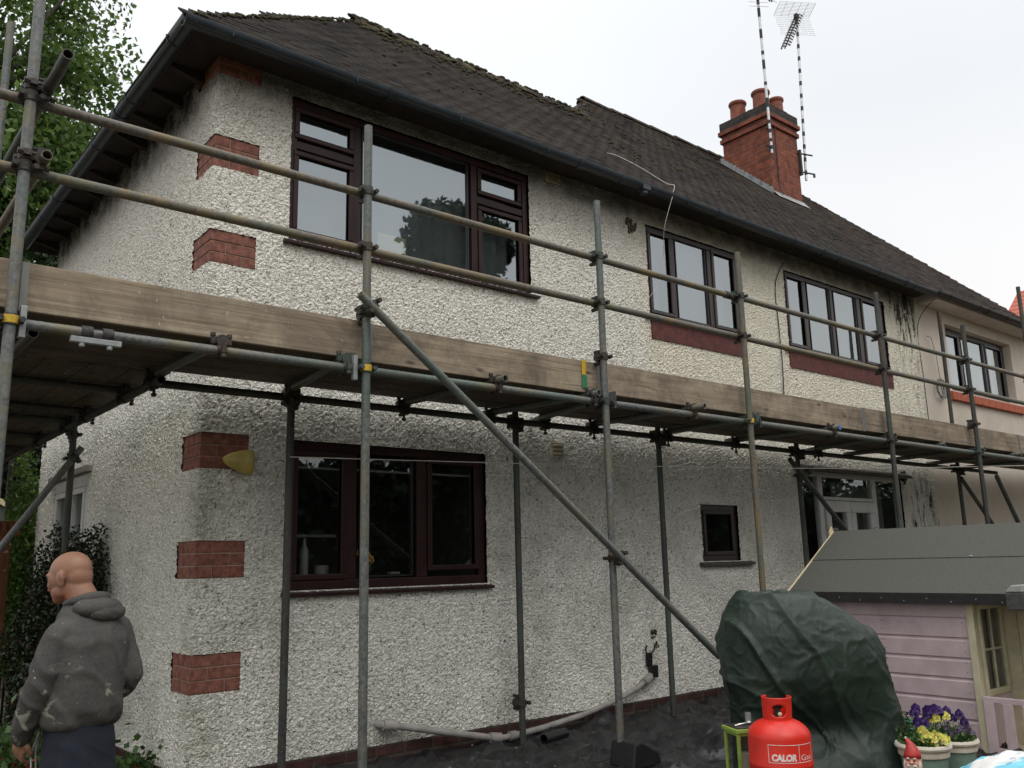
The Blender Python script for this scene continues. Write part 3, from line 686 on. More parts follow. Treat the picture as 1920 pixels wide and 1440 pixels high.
# gutters
def gutter(name, p, q, parent, mat, r=.057, joint=1.9, side=1):
    p = Vector(p); q = Vector(q); d = (q-p).normalized(); a = d.cross(Vector((0, 0, 1))).normalized()*side; mb = MB(); seg = 10; vs = []
    for s in (p, q):
        for t in range(seg+1): an = math.pi*t/seg; vs.append(s + a*math.cos(an)*r - Vector((0, 0, 1))*math.sin(an)*r)
        for t in range(seg+1): an = math.pi*t/seg; vs.append(s + a*math.cos(an)*(r-.004) - Vector((0, 0, 1))*math.sin(an)*(r-.004))
    W = seg+1
    fs = [(t, t+1, 2*W+t+1, 2*W+t) for t in range(seg)] + [(W+t+1, W+t, 3*W+t, 3*W+t+1) for t in range(seg)] + [(0, 2*W, 3*W, W), (seg, W+seg, 3*W+seg, 2*W+seg)]
    fs += [tuple(range(0, W)), tuple(range(2*W, 3*W))]
    mb.add(vs, fs); g = obj(name, mb, mat, parent, smooth=50)
    Ln = (q-p).length; k = int(Ln/joint)
    for i in range(1, k+1):
        c = p + d*(i*joint - .4); mb = MB()
        vs = []
        for sg in (-.035, .035):
            for t in range(seg+1): an = math.pi*t/seg; vs.append(c + d*sg + a*math.cos(an)*(r+.008) - Vector((0, 0, 1))*(math.sin(an)*(r+.008)))
        for sg in (-.035, .035):
            for t in range(seg+1): an = math.pi*t/seg; vs.append(c + d*sg + a*math.cos(an)*(r+.001) - Vector((0, 0, 1))*(math.sin(an)*(r+.001)))
        mb.add(vs, [(t, t+1, W+t+1, W+t) for t in range(seg)] + [(t, 2*W+t, 2*W+t+1, t+1) for t in range(seg)] + [(W+t, W+t+1, 3*W+t+1, 3*W+t) for t in range(seg)])
        sub('joint', mb, mat, g, smooth=50)
    k = int(Ln/.9)
    for i in range(k):
        mb = MB(); c = p + d*(.3+i*.9); mb.poly([c + a*r*1.02 + Vector((0, 0, .005)), c + a*r*.8 - Vector((0, 0, r*.72)), c - Vector((0, 0, r*1.07)), c - a*r*.9 - Vector((0, 0, r*.55)), c - a*(r+.03) - Vector((0, 0, .02))], .006, 6); sub('bracket', mb, mat, g)
    return g
gutter('gutter', (-.345, -.305, ZG+.02), (XN, -.305, ZG+.02), house, m_gutter)
gutter('side_gutter', (-.305, -.335, ZG+.025), (-.305, 4.55, ZG), house, m_gutter, side=-1)
mb = MB(); mb.tube((3.86, -.315, 4.735), (3.86, -.315, 4.68), .036, 16); mb.box((3.81, -.36, 4.71), (3.91, -.27, 4.76)); obj('gutter_outlet', mb, m_gutter, house, bevel=.004)
# open eaves: fascia-less rafters and sprocket boards
mb = MB(); mb.box((-.30, -.245, 4.775), (XN, -.015, 4.79)); mb.box((-.245, -.0145, 4.7752), (-.015, 4.5, 4.7902)); mb.box((-.27, -.262, 4.74), (XN, -.246, 4.86)); mb.box((-.262, -.2458, 4.7402), (-.246, 4.5, 4.8602)); mb.box((.02, .02, 4.86), (9.4, 4.3, 4.875))
obj('soffit', mb, m_soffit, house)
for i in range(11):
    mb = MB(); y = .25 + i*.41; mb.prism([(-.24, 4.75), (-.004, 4.69), (-.004, 4.774), (-.24, 4.774)], y, y+.05, 1); obj('rafter_end', mb, m_soffit, house)
# chimney
cx0, cx1, cy0, cy1 = 9.99, 10.83, 2.25, 3.16
mb = MB(); mb.box((cx0, cy0, 6.6), (cx1, cy1, 8.42)); ch = sub('chimney', mb, m_chim, rf)
mb = MB(); mb.box((cx0-.035, cy0-.035, 8.42), (cx1+.035, cy1+.035, 8.495)); mb.box((cx0-.012, cy0-.012, 8.495), (cx1+.012, cy1+.012, 8.565)); mb.box((cx0-.055, cy0-.055, 8.565), (cx1+.055, cy1+.055, 8.64))
mb.mi = 1; mb.box((cx0-.03, cy0-.03, 8.64), (cx1+.03, cy1+.03, 8.80)); mb.prism([(cx0+.02, 8.80), (cx1-.02, 8.80), (cx1-.2, 8.86), (cx0+.2, 8.86)], cy0+.02, cy1-.02, 1)
def moved(o, par):                              # the chimney is its own part of the house, its courses and pots are its sub-parts
    o.parent = par; return o
moved(ch, house)
cc = sub('corbel_courses', mb, [m_chim, m_cap], ch, bevel=.006)
for px, py, hh, rr in ((10.19, 2.94, .37, .140), (10.21, 2.48, .38, .144), (10.62, 2.46, .37, .125), (10.62, 2.93, .34, .12)):
    mb = MB(); mb.lathe([(rr*1.15, 0), (rr*1.12, .05), (rr*.98, .07), (rr*.93, hh-.07), (rr*1.08, hh-.05), (rr*1.12, hh-.02), (rr*1.06, hh), (rr*.88, hh), (rr*.86, hh-.25), (.0, hh-.25)], (px, py, 8.80), 22); sub('chimney_pot', mb, m_pot, ch, smooth=40)
mb = MB(); yy = cy0
for i in range(13):                             # stepped lead soakers up the left flank
    ya = cy0 - .02 + i*.075; za = ZR0 + PS*ya
    mb.add([(cx0-.006, ya, za-.02), (cx0-.006, ya+.10, za+.07), (cx0-.006, ya+.095, za+.19), (cx0-.006, ya+.02, za+.15), (cx0-.10, ya, za+.025), (cx0-.10, ya+.10, za+.115)], [(0, 1, 2, 3), (0, 4, 5, 1)])
mb.add([(cx0-.03, cy0-.12, ZR0+PS*(cy0-.12)+.03), (cx1+.03, cy0-.12, ZR0+PS*(cy0-.12)+.03), (cx1+.03, cy0-.006, ZR0+PS*cy0+.06), (cx0-.03, cy0-.006, ZR0+PS*cy0+.06)], [(0, 1, 2, 3)])
fl = sub('flashing', mb, m_lead, ch); so = fl.modifiers.new('s', 'SOLIDIFY'); so.thickness = .004
mb = MB(); mb.poly([(cx0+.17, cy0-.02, 8.42), (cx0+.16, cy0-.02, 8.0), (cx0+.17, cy0-.015, 7.4), (cx0+.18, cy0-.06, 7.2)], .008, 6)
sub('chimney_cable', mb, m_wireb, ch)

# ================================================================== neighbouring house
nb = thing('neighbouring_house', 'smooth pale pink rendered house with orange sill tiles at the right end of the roof', 'house', (XN, 0, 0))
m_pink = simple('smooth pale render', (.60, .53, .45), .85, 0, .18, 1.5, .25, 120)
wx0, wx1, wz0, wz1 = 10.42, 12.62, 3.60, 4.55
mb = MB(); mb.box((XN+.002, .0, -.4), (wx0, .25, 4.86)); mb.box((wx1, .0, -.4), (VX-.15, .25, 4.86)); mb.box((wx0, .0, -.4), (wx1, .25, wz0)); mb.box((wx0, .0, wz1), (wx1, .25, 4.86)); mb.box((VX-.15, .002, -.4), (VX-.01, 7.5, 4.86))
mb.prism([(.0, 4.86), (2*R2, 4.86), (R2, ZR0+PS*R2-.08)], VX-.15, VX-.01, 0)
obj('wall', mb, m_pink, nb)
nwin = window(nb, wx0, wx1, wz0, wz1, [(10.52, 11.02, 3.70, 4.45), (11.16, 11.84, 3.68, 4.48), (11.98, 12.5, 3.70, 4.45)], simple('anthracite frame', (.04, .042, .045), .4), m_glass, .06, (0, 2), (('v', 11.09, .035), ('v', 11.91, .035)), y=.10)
curtain(nwin, 10.45, 12.6, 3.62, 4.52, .3, simple('white curtain', (.7, .7, .7), .9, 0, .05), .02, .12)
m_osill = simple('orange sill tile', (.42, .10, .045), .7, 0, .3, 20, .2)
for i in range(11): mb = MB(); a = 10.32 + i*.225; mb.prism([(.12, 3.60), (-.055, 3.565), (-.055, 3.45), (.12, 3.45)], a, a+.219, 0); obj('sill_tile', mb, m_osill, nb, bevel=.004)
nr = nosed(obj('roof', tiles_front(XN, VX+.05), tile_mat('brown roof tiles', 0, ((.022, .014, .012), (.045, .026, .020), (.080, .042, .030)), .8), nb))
mb = MB()
slab([(XN, -.34, zf(-.34)), (VX, -.34, zf(-.34)), (VX, R2, zf(R2)), (XN, R2, zf(R2))]); slab([(XN, R2, zf(R2)), (VX, R2, zf(R2)), (VX, B2, zf(-.34)), (XN, B2, zf(-.34))])
sub('roof_deck', mb, m_soffit, nr)
half_round((XN, R2, zt(R2)+.005), (VX, R2, zt(R2)+.005), .10, 0, 'ridge_tiles', nr, m_ridge)
half_round((VX-.02, -.36, zt(-.36)-.01), (VX-.02, R2, zt(R2)-.01), .07, 0, 'verge_tiles', nr, m_ridge, .16, 6, 1)
mb = MB(); mb.box((9.72, -.25, 4.72), (VX, .0, 4.735)); mb.box((9.70, -.27, 4.72), (VX, -.25, 4.84)); mb.box((9.70, -.25, 4.7355), (9.72, 0, 4.84)); obj('soffit', mb, simple('pinkish white soffit', (.62, .56, .52), .6, 0, .15, 5), nb, bevel=.003)
gutter('gutter', (XN+.01, -.335, ZG+.03), (VX+.03, -.335, ZG+.02), nb, m_black, .055)

# ================================================================== television aerials on the chimney
m_alu = simple('dull aluminium', (.62, .62, .64), .4, .6, .2, 20)
def striped(p, q, r, marks, name, parent):       # mast with dark tape bands built as separate rings
    p = Vector(p); q = Vector(q); mb = MB(); mb.tube(p, q, r, 12); o = obj(name, mb, m_alu, parent, smooth=50)
    tape = simple('black tape', (.02, .02, .025), .6)
    for a, b in marks: mb = MB(); mb.tube(p.lerp(q, a), p.lerp(q, b), r*1.12, 12); sub('tape_band', mb, tape, o, smooth=50)
    return o
a1 = thing('tv_aerial', 'left television aerial on a black and white banded mast at the near chimney corner', 'aerial', (9.93, 2.2, 7.86), 'television aerials on the chimney')
p0, p1 = (9.935, 2.18, 7.86), (9.86, 2.15, 11.15)
mk = []; t = .02
while t < .97: w_ = random.choice([.018, .02, .05]); mk.append((t, t+w_)); t += w_ + random.choice([.02, .03, .07])
striped(p0, p1, .022, mk, 'mast', a1)
mb = MB(); mb.tube((9.80, 2.2, 7.98), (10.02, 2.2, 7.98), .012); mb.box((9.96, 2.16, 7.94), (9.99, 2.26, 8.02)); mb.tube((9.86, 2.2, 8.3), (10.02, 2.23, 8.3), .010); obj('bracket', mb, m_galv_d, a1)
def yagi(parent, base, d, n, sp, el, col):
    base = Vector(base); d = Vector(d).normalized(); a = d.cross(Vector((0, 0, 1))).normalized(); u = a.cross(d)
    mb = MB(); mb.tube(base - d*.05, base + d*(n*sp+.05), .011, 6); o = obj('boom', mb, m_black, parent)
    for i in range(n):
        c = base + d*(.08 + i*sp); mb = MB()
        mb.tube(c - a*el*(1-.02*i), c + a*el*(1-.02*i), .0030, 5)
        for s in (-1, 1): mb.poly([c + a*s*.005 + u*.01, c + a*s*.04 + u*.035, c + a*s*.07 + u*.01, c + a*s*.075 - u*.02], .011, 5)
        obj('director', mb, [m_black], parent)
yagi(a1, (9.86, 2.12, 10.84), (-.10, -.45, -.80), 5, .085, .20, 0)
mb = MB()
for i in range(7): z = 10.46 + i*.07; mb.tube((9.68-.02*i, 2.2, z), (9.98-.02*i, 2.02, z+.01), .0035, 5)
obj('reflector', mb, m_alu, a1)
a2 = thing('tv_aerial', 'right television aerial with wire mesh reflector on a tall mast beside the chimney', 'aerial', (10.93, 2.2, 7.66), 'television aerials on the chimney')
mk = [(.03+i*.075, .055+i*.075) for i in range(13)]
striped((10.93, 2.2, 7.66), (11.13, 2.2, 10.92), .021, mk, 'mast', a2)
mb = MB(); mb.tube((10.80, 2.24, 7.80), (11.08, 2.12, 7.78), .014); mb.tube((10.80, 2.24, 8.14), (11.06, 2.12, 8.12), .014); mb.box((10.82, 2.20, 7.74), (10.86, 2.34, 8.2)); mb.tube((11.06, 2.12, 7.78), (11.06, 2.12, 7.72), .02); obj('bracket', mb, m_galv_d, a2)
yagi(a2, (11.10, 2.14, 10.84), (-.72, -.10, -.98), 12, .098, .13, 0)
mb = MB(); o_ = Vector((11.12, 2.2, 10.86)); a_ = Vector((.80, -.52, 0)).normalized(); b_ = Vector((.52, .80, 0)).normalized()
for s_, dirv in ((0, Vector((-b_.x*.35, -b_.y*.35, .94)).normalized()), (1, Vector((-b_.x*.35, -b_.y*.35, -.94)).normalized())):
    Lh = .30 if s_ == 0 else .52
    if s_ == 0: dirv = Vector((-b_.x, -b_.y, .25)).normalized()
    for i in range(11): c = o_ + dirv*(Lh*i/10); mb.tube(c - a_*.42 - Vector((0, 0, 0)), c + a_*.24, .003, 4)
    for i in range(6): c = o_ - a_*.42 + a_*(.66*i/5); mb.tube(c, c + dirv*Lh, .0035, 4)
obj('mesh_reflector', mb, m_alu, a2)
mb = MB(); mb.tube(o_ - Vector((0, 0, .12)), o_ + Vector((-.08, -.05, -.02)), .02, 8); mb.box(o_ - Vector((.09, .06, .12)), o_ + Vector((-.03, .0, .0))); obj('balun', mb, m_black, a2)

# ================================================================== scaffolding
sc = thing('scaffolding', 'steel tube scaffolding with timber deck and toe boards wrapped round the house', 'scaffolding', (0, -1.14, gh(0, -1.14)))
TR = .0242
def tubep(name, p, q, mat=None, r=TR):
    mb = MB(); mb.tube(p, q, r, 18, hollow=True); return obj(name, mb, mat or m_galv, sc, smooth=40)
YS, YRL = -1.143, -1.093
STD = [(-1.27, 4.3), (.49, 3.94), (2.385, 3.95), (4.045, 3.91), (6.32, 3.97), (8.245, 3.93), (10.04, 4.72)]
mats_ = [m_galv, m_galv, m_galv, m_galv_b, m_galv_d, m_galv_d, m_galv_d]
for (x, zt_), mt in zip(STD, mats_):
    tubep('standard', (x + random.uniform(-.004, .004), YS, gh(x, YS)), (x, YS, zt_), mt)
INN = [.47, 2.31, 3.94, 6.08, 9.72]
for x in INN: tubep('standard', (x, -.25, gh(x, -.25)), (x, -.25, 2.53 if x < 9 else 4.55), m_galv_d)
tubep('standard', (-.33, 1.73, -.33), (-.33, 1.73, 2.56), m_galv_d)
tubep('standard', (-1.08, 1.1, -.33), (-1.08, 1.1, 5.18), m_galv)
tubep('standard', (-.17, 4.95, -.33), (-.17, 4.95, 2.6), m_galv_d)
tubep('standard', (-1.20, 4.6, -.33), (-1.20, 4.6, 4.0), m_galv_d)
# rails, ledgers
for a, b, z in ((-1.55, 4.02, 3.53), (4.02, 9.9, 3.535), (9.9, 13.0, 3.535)): tubep('guard_rail', (a+.003, YRL, z), (b-.003, YRL, z), m_galv_b)
for a, b, z in ((-1.55, 2.36, 3.187), (2.36, 8.2, 3.187), (8.2, 13.0, 3.187)): tubep('guard_rail', (a+.003, YRL, z), (b-.003, YRL, z), m_galv_b)
tubep('guard_rail', (-1.205, -1.52, 3.583), (-1.205, 4.9, 3.583), m_galv_d); tubep('guard_rail', (-1.195, -1.21, 3.238), (-1.195, 4.9, 3.238), m_galv_b)
for a, b in ((-1.5, -.95), (-.95, 5.6), (5.6, 10.2), (10.2, 13)): tubep('ledger', (a+.003, YRL, 2.472), (b-.003, YRL, 2.472), m_galv)
for a, b in ((-.42, 4.5), (4.5, 11)): tubep('ledger', (a+.003, -.20, 2.455), (b-.003, -.20, 2.455), m_galv_d)
tubep('ledger', (-.365, -.34, 2.452), (-.365, 5.1, 2.452), m_galv_d); tubep('ledger', (-1.15, -1.0, 2.462), (-1.15, 5.1, 2.462), m_galv_d)
# transoms
TRN = [(-.315, -.95, -.36, -.05), (.38, -1.10, .50, -.08), (1.47, -1.175, 1.34, -.12), (2.315, -1.155, 2.11, -.10), (2.47, -1.09, 2.66, -.04), (3.39, -1.21, 3.20, -.12), (4.20, -1.10, 4.13, -.10), (5.36, -1.16, 5.12, -.08), (6.37, -1.165, 6.56, -.05), (7.56, -1.10, 7.28, -.08), (8.40, -1.15, 8.35, -.05), (9.4, -1.15, 9.3, -.05), (10.4, -1.15, 10.3, -.05)]
for x, y, x2, y2 in TRN: tubep('transom', (x, y, 2.522), (x2, y2, 2.506), m_galv if abs(x-5.36) > .1 else m_galv)
for y in (.35, 1.25, 1.80, 2.7, 3.6, 4.5): tubep('transom', (-1.32, y, 2.512), (-.27, y+random.uniform(-.05, .05), 2.506), m_galv_d)
mb = MB(); mb.tube((5.37, -1.150, 2.522), (5.372, -1.163, 2.522), .0262, 18); obj('tube_end_mark', mb, simple('blue paint', (.03, .12, .38), .5), sc)
# braces
tubep('brace', (.40, -1.225, 2.868), (3.34, -1.225, .70), m_galv)
tubep('brace', (5.46, -.56, 2.30), (6.62, -.56, 1.42), m_galv_d); tubep('brace', (8.93, -.62, 2.26), (10.2, -.62, 1.30), m_galv_d); tubep('brace', (8.41, -1.23, 2.21), (9.3, -1.23, 1.13), m_galv_d)
tubep('brace', (-.28, 1.67, 2.30), (-1.35, 1.80, .62), m_galv)
tubep('brace', (-1.22, .2, 3.55), (-1.24, 2.2, 1.6), m_galv_b)
# couplers: a band round each tube, a saddle between them and the bolts
def coupler(x, y, z, ax1, o2, ax2, mat=m_clamp, band=None, name='coupler'):
    c = Vector((x, y, z)); A = Vector(ax1).normalized(); B = Vector(ax2).normalized(); D = Vector(o2)
    mb = MB(); mb.tube(c - A*.024, c + A*.024, .032, 14); c2 = c + D; mb.tube(c2 - B*.024, c2 + B*.024, .032, 14)
    m = (c+c2)/2; t = Matrix.Translation(m); mb.box((-.02, -.02, -.02), (.02, .02, .02), t)
    for k, (cc_, ax) in enumerate(((c, A), (c2, B))):
        s = ax.cross(D).normalized() if D.length > 0 else Vector((1, 0, 0))
        for sg in (-1, 1):
            q = cc_ + s*sg*.042
            dd = D.normalized()
            mb.tube(q - dd*.035, q + dd*.035, .0075, 6); mb.tube(q - dd*.04*(1 if k == 0 else -1), q - dd*.022*(1 if k == 0 else -1), .014, 6)
        mb.box((-.052, -.016, -.012), (.052, .016, .012), Matrix.Translation(cc_) @ Matrix(((s.x, dd.x, ax.x, 0), (s.y, dd.y, ax.y, 0), (s.z, dd.z, ax.z, 0), (0, 0, 0, 1))))
    o = obj(name, mb, mat, sc, smooth=40)
    if band:
        mb = MB(); mb.tube(c - A*.0175, c + A*.0175, .0335, 14); sub('paint_band', mb, band, o, smooth=40)
    return o
for i, (x, zt_) in enumerate(STD):
    for z in (3.53, 3.187, 2.472):
        coupler(x, YS, z, (0, 0, 1), (0, .05, 0), (1, 0, 0), m_clamp, m_yellow if z < 3 and i in (0, 1, 3) else None)
    if i in (1, 2, 5): coupler(x, YS, 2.79, (0, 0, 1), (0, .045, 0), (1, 0, 0))
coupler(3.93, YRL, 3.53, (1, 0, 0), (.08, 0, 0), (1, 0, 0)); coupler(-.95, YRL, 2.472, (1, 0, 0), (.09, 0, 0), (1, 0, 0))
mb = MB(); mb.box((-1.02, YRL-.03, 2.418), (-.80, YRL-.0, 2.445)); mb.tube((-.97, YRL-.016, 2.42), (-.97, YRL-.016, 2.40), .014, 6); mb.tube((-.85, YRL-.016, 2.42), (-.85, YRL-.016, 2.40), .014, 6); obj('sleeve_plate', mb, m_lead, sc, bevel=.003)
for dx in (-.058, .05): mb = MB(); mb.box((-1.27+dx-.013, YS-.004, 2.40), (-1.27+dx+.013, YS+.03, 2.545)); obj('hanger_plate', mb, m_lead, sc, bevel=.003)
mb = MB(); mb.box((.49-.075, YS+.0, 2.40), (.49-.05, YS+.03, 2.54)); obj('hanger_plate', mb, m_lead, sc, bevel=.003)
for x in INN: coupler(x, -.25, 2.455, (0, 0, 1), (0, .05, 0), (1, 0, 0)); coupler(x, -.25, 2.41, (0, 0, 1), (.0, -.045, 0), (1, 0, 0))
for x, y, x2, y2 in TRN[:9]: coupler(x + (x2-x)*.08, YRL, 2.472, (1, 0, 0), (0, 0, .05), (0, 1, 0)); coupler(x2, -.20, 2.455, (1, 0, 0), (0, 0, .046), (0, 1, 0))
for x, y, x2, y2 in TRN[:9]:
    mb = MB(); mb.tube((x2, -.20, 2.43), (x2, -.20, 2.375), .009, 6); mb.tube((x2, -.2, 2.395), (x2, -.2, 2.38), .016, 6); obj('hanging_bolt', mb, m_clamp, sc)
for y in (.35, 1.25, 1.80, 2.7): coupler(-.365, y, 2.452, (0, 1, 0), (0, 0, .05), (1, 0, 0))
for p, ax in (((-1.27, YS, 3.585), (0, 0, 1)), ((-1.27, YS, 3.24), (0, 0, 1))): coupler(*p, ax, (.06, 0, 0), (0, 1, 0))
coupler(.49, YS, 2.815, (0, 0, 1), (.0, -.07, 0), (.8, 0, -.6)); coupler(2.387, YS, 1.402, (0, 0, 1), (0, -.07, 0), (.8, 0, -.6))
coupler(-.33, 1.73, 2.40, (0, 0, 1), (0, .05, 0), (1, 0, 0)); coupler(-.33, 1.73, 2.22, (0, 0, 1), (0, -.06, 0), (.6, 0, .8))
coupler(6.08, -.25, 2.20, (0, 0, 1), (-.3, -.3, 0), (.8, 0, -.6)); coupler(4.045, YS, .9, (0, 0, 1), (0, .05, 0), (1, 0, 0))
coupler(2.31, -.25, .40, (0, 0, 1), (0, .05, 0), (1, 0, 0))
# boards
def board(name, a, b, mat, parent=sc):
    mb = MB(); mb.box(a, b); return obj(name, mb, mat, parent, bevel=.004)
bx = [-1.55, 1.85, 5.75, 9.65, 13.0]
for r in range(4):
    y0 = -1.035 + r*.2265
    for a, b in zip(bx[:-1], bx[1:]):
        s = 0 if r % 2 == 0 else -.4
        z = 2.549 + random.uniform(0, .004); board('scaffold_board', (max(-1.55, a+s)+.004, y0, z), (min(13, b+s)-.004 if b < 13 else 13, y0+.222, z+.037), m_deck)
for r in range(4):
    x0 = -1.145 + r*.2265
    for a, b in ((-.12, 2.5), (2.505, 5.1)): z = 2.540 + random.uniform(0, .004); board('scaffold_board', (x0, a, z), (x0+.222, b, z+.037), m_deck_y)
for a, b, z, yo in ((-1.55, -1.235, 2.545, 0), (-1.23, .545, 2.542, .0), (.55, 2.43, 2.536, .006), (2.435, 5.99, 2.545, 0), (6.0, 9.6, 2.552, .004), (9.61, 13, 2.548, 0)):
    tb = board('toe_board', (a, -1.088+.024+yo, z), (b, -1.05+.024+yo-.012, z+.226), m_board)
    for e in (a+.001, b-.031):
        mb = MB(); mb.box((e, -1.0655+yo, z-.001), (e+.030, -1.0632+yo, z+.227)); sub('end_band', mb, m_bandm, tb)
mb = MB(); mb.box((2.245, -1.0662, 2.66), (2.285, -1.0640, 2.765)); obj('board_mark', mb, m_yellow, sc)
mb = MB(); mb.box((2.245, -1.0662, 2.565), (2.29, -1.0640, 2.658)); obj('board_mark', mb, m_greenp, sc)
board('toe_board', (-1.215, -.9, 2.535), (-1.18, 5.1, 2.76), m_deck_y)

# ---- lines and cables
def cable(name, pts, r, mat, label, cat, n=24):
    P = [Vector(p) for p in pts]; Q = []
    for i in range(len(P)-1):
        p0 = P[max(i-1, 0)]; p1 = P[i]; p2 = P[i+1]; p3 = P[min(i+2, len(P)-1)]
        for k in range(8):
            t = k/8; Q.append(.5*((2*p1) + (p2-p0)*t + (2*p0-5*p1+4*p2-p3)*t*t + (3*p1-p0-3*p2+p3)*t**3))
    Q.append(P[-1]); mb = MB(); mb.poly(Q, r, 6); return top(name, mb, mat, label, cat, smooth=True)
cable('washing_line', [(.46, -.275, 2.065), (3, -.5, 2.12), (6, -.85, 2.21), (9.3, -1.2, 2.37), (12, -1.5, 2.5)],   .0034, m_wirew, 'thin pale washing line stretched across the wall from beside the kitchen window', 'washing line')
cable('roof_cable', [(3.98, .24, ZR0+PS*.24+.03), (4.02, .12, ZR0+PS*.12+.07), (4.13, -.08, ZR0-PS*.08+.08), (4.22, -.28, ZR0-PS*.28+.07), (4.22, -.38, 4.84), (4.19, -.385, 4.76)], .0034, m_wirew, 'loose pale cable curling over the roof tiles to the gutter', 'cable')
cable('hanging_cable', [(4.19, -.375, 4.72), (4.10, -.33, 4.40), (4.22, -.2, 4.2), (4.20, -.15, 3.95), (4.07, -.1, 3.76)], .0022, m_wirew, 'thin pale cable dangling in front of the three light window', 'cable')
cable('wall_cable', [(6.33, -.27, 4.72), (6.31, -.03, 4.4), (6.29, -.028, 3.9), (6.30, -.028, 3.5), (6.27, -.028, 3.0)], .006, m_wireb, 'dark cable running straight down the wall between the two dark framed windows', 'cable')
cable('party_wall_cable', [(9.60, -.27, 4.70), (9.585, -.02, 4.4), (9.57, -.02, 3.6), (9.57, -.02, 2.6)], .005, m_wireb, 'black cable down the joint between the two houses', 'cable')
mb = MB()
for k in range(7):
    rr = .10 + .012*k; P = [(10.0 + rr*math.cos(t)*.9 + .03*math.sin(k*2), -.03 - .004*k, 3.56 + rr*math.sin(t)*(.85+.05*math.sin(k))) for t in np.linspace(0, 6.283, 22)]
    mb.poly(P, .004, 5)
mb.poly([(9.78, -.03, 4.27), (9.86, -.05, 4.25), (9.95, -.05, 4.0), (10.0, -.04, 3.7), (10.05, -.03, 3.5)], .004, 5)
top('coiled_cable', mb, simple('grey coiled cable', (.10, .11, .10), .5), 'loose coils of cable hanging on the pale neighbouring wall left of its window', 'cable', smooth=True)
# ---- black sheeting laid on the ground
xs = np.linspace(.55, 6.4, 150); ys = np.linspace(-3.0, -.03, 90); V = []
for y in ys:
    for x in xs:
        f1 = abs(fbm((x, y, 0), 1.1, 4, 2)); f2 = 1 - abs(fbm((x*1.2, y*2.6, 4), 1.5, 3, 5)); f3 = abs(fbm((x, y, 9), 5, 3))
        wallup = max(0, (y + .25)/.25)
        f4 = max(0, 1-abs(fbm((x*.9+y*.4, y*1.7-x*.5, 2), 1.6, 2, 8))*4)
        z = gh(x, y) + .010 + .022*f1 + .09*max(0, f2-.6)**2*3 + .001*f3 + .055*f4**2 + .05*wallup
        V.append((x + .02*f3, y, z))
F = [(j*150+i, j*150+i+1, (j+1)*150+i+1, (j+1)*150+i) for j in range(89) for i in range(149)]
mt = NT('black sheeting'); fz = mt.noise(3, 5, .7); mt.set(mt.ramp(fz, [(.35, (.011, .011, .012)), (.62, (.022, .022, .023)), (.78, (.05, .045, .036))]), mt.ramp(fz, [(.3, .28), (.7, .6)]), 0, .5).bump(mt.noise(6, 4, .6, 1.6), .4, .03)
db = MB()
for i in range(26):
    x_ = random.uniform(1.0, 4.0); y_ = random.uniform(-1.5, -.1); q_ = random.uniform(.003, .009); db.ell((x_, y_, gh(x_, y_)+.055+.03*random.random()), (q_*1.4, q_, q_*.7), 6, 4)
top('render_crumbs', db, simple('crumbs of fallen render', (.17, .15, .12), .95, 0, .5, 30, .5), 'scattered crumbs of fallen render on the black sheeting', 'crumbs', kind='stuff')
ts = top('ground_sheet', np_mesh('ground_sheet', V, F), mt.m, 'black plastic sheeting spread in folds on the ground along the foot of the wall', 'sheeting', smooth=True)
# short black pipe end and block on the sheet
mb = MB(); mb.tube((2.36, -.42, .17), (2.62, -.36, .17), .035, 16, hollow=True); top('pipe_offcut', mb, m_black, 'short black pipe offcut lying on the sheeting beside the inner scaffold post', 'pipe', smooth=40)
mb = MB(); mb.prism([(2.33, .10), (2.60, .10), (2.57, .18), (2.42, .26), (2.36, .25)], -1.30, -1.08, 1); top('rubber_block', mb, m_black, 'black rubber block beside the foot of the braced scaffold post', 'block', bevel=.012)

# ================================================================== playhouse
GP = .07
ph = thing('playhouse', 'pink timber playhouse with grey felt roof and cream trim', 'playhouse', (4.33, -2.2, GP))
m_pinkw = simple('pink painted boards', (.55, .43, .445), .7, 0, .18, 7, .15, 50)
m_cream_w = simple('cream painted trim', (.56, .51, .35), .65, 0, .2, 9, .15, 60)
m_felt = NT('grey roofing felt'); m_felt.set(m_felt.mix(m_felt.ramp(m_felt.noise(260, 2), [(.35, 0.), (.65, 1.)]), (.052, .053, .047), (.112, .112, .098)), .95, 0, .2).bump(m_felt.noise(250, 2), .4, .002); m_felt = m_felt.m
PX = 4.33; y_l, y_c, y_r = -1.30, -2.55, -3.45; ZE = 1.10
def shiplap(x, ya, yb, z0, z1, hgt=.1315, name='wall'):
    mb = MB(); k = 0; zt = z1
    while zt > z0 + .01:
        zb = max(z0, zt - hgt)
        mb.prism([(x, zb+.006), (x+.012, zb+.004), (x+.012, zt), (x+.010, zt), (x+.008, zt-.012), (x, zt-.022)], 0, 1, 1)
        n = len(mb.v); 
        for i in range(n-12, n): v = mb.v[i]; mb.v[i] = (v[0], ya if v[1] == 0 else yb, v[2])
        mb.box((x+.0125, ya, zb), (x+.03, yb, zt))
        for yy in (ya-.04, ya + (yb-ya)*.5, yb+.04):
            pass
        zt = zb; k += 1
    return obj(name, mb, m_pinkw, ph, bevel=0)
front = shiplap(PX, y_l, y_c, GP, ZE-.02)
mb = MB()
for k in range(8):
    z = ZE - .05 - k*.1315
    for y in (y_l-.06, -1.93, -1.95, y_c+.04):
        mb.ell((PX-.001, y, z), (.002, .0035, .0035), 6, 4); mb.ell((PX-.001, y, z-.06), (.002, .0035, .0035), 6, 4)
sub('nail_heads', mb, simple('rusty nail', (.09, .05, .045), .8), front)
mb = MB(); mb.box((PX-.022, y_c-.05, GP), (PX+.03, y_c-.002, ZE)); obj('corner_trim', mb, m_cream_w, ph, bevel=.004)
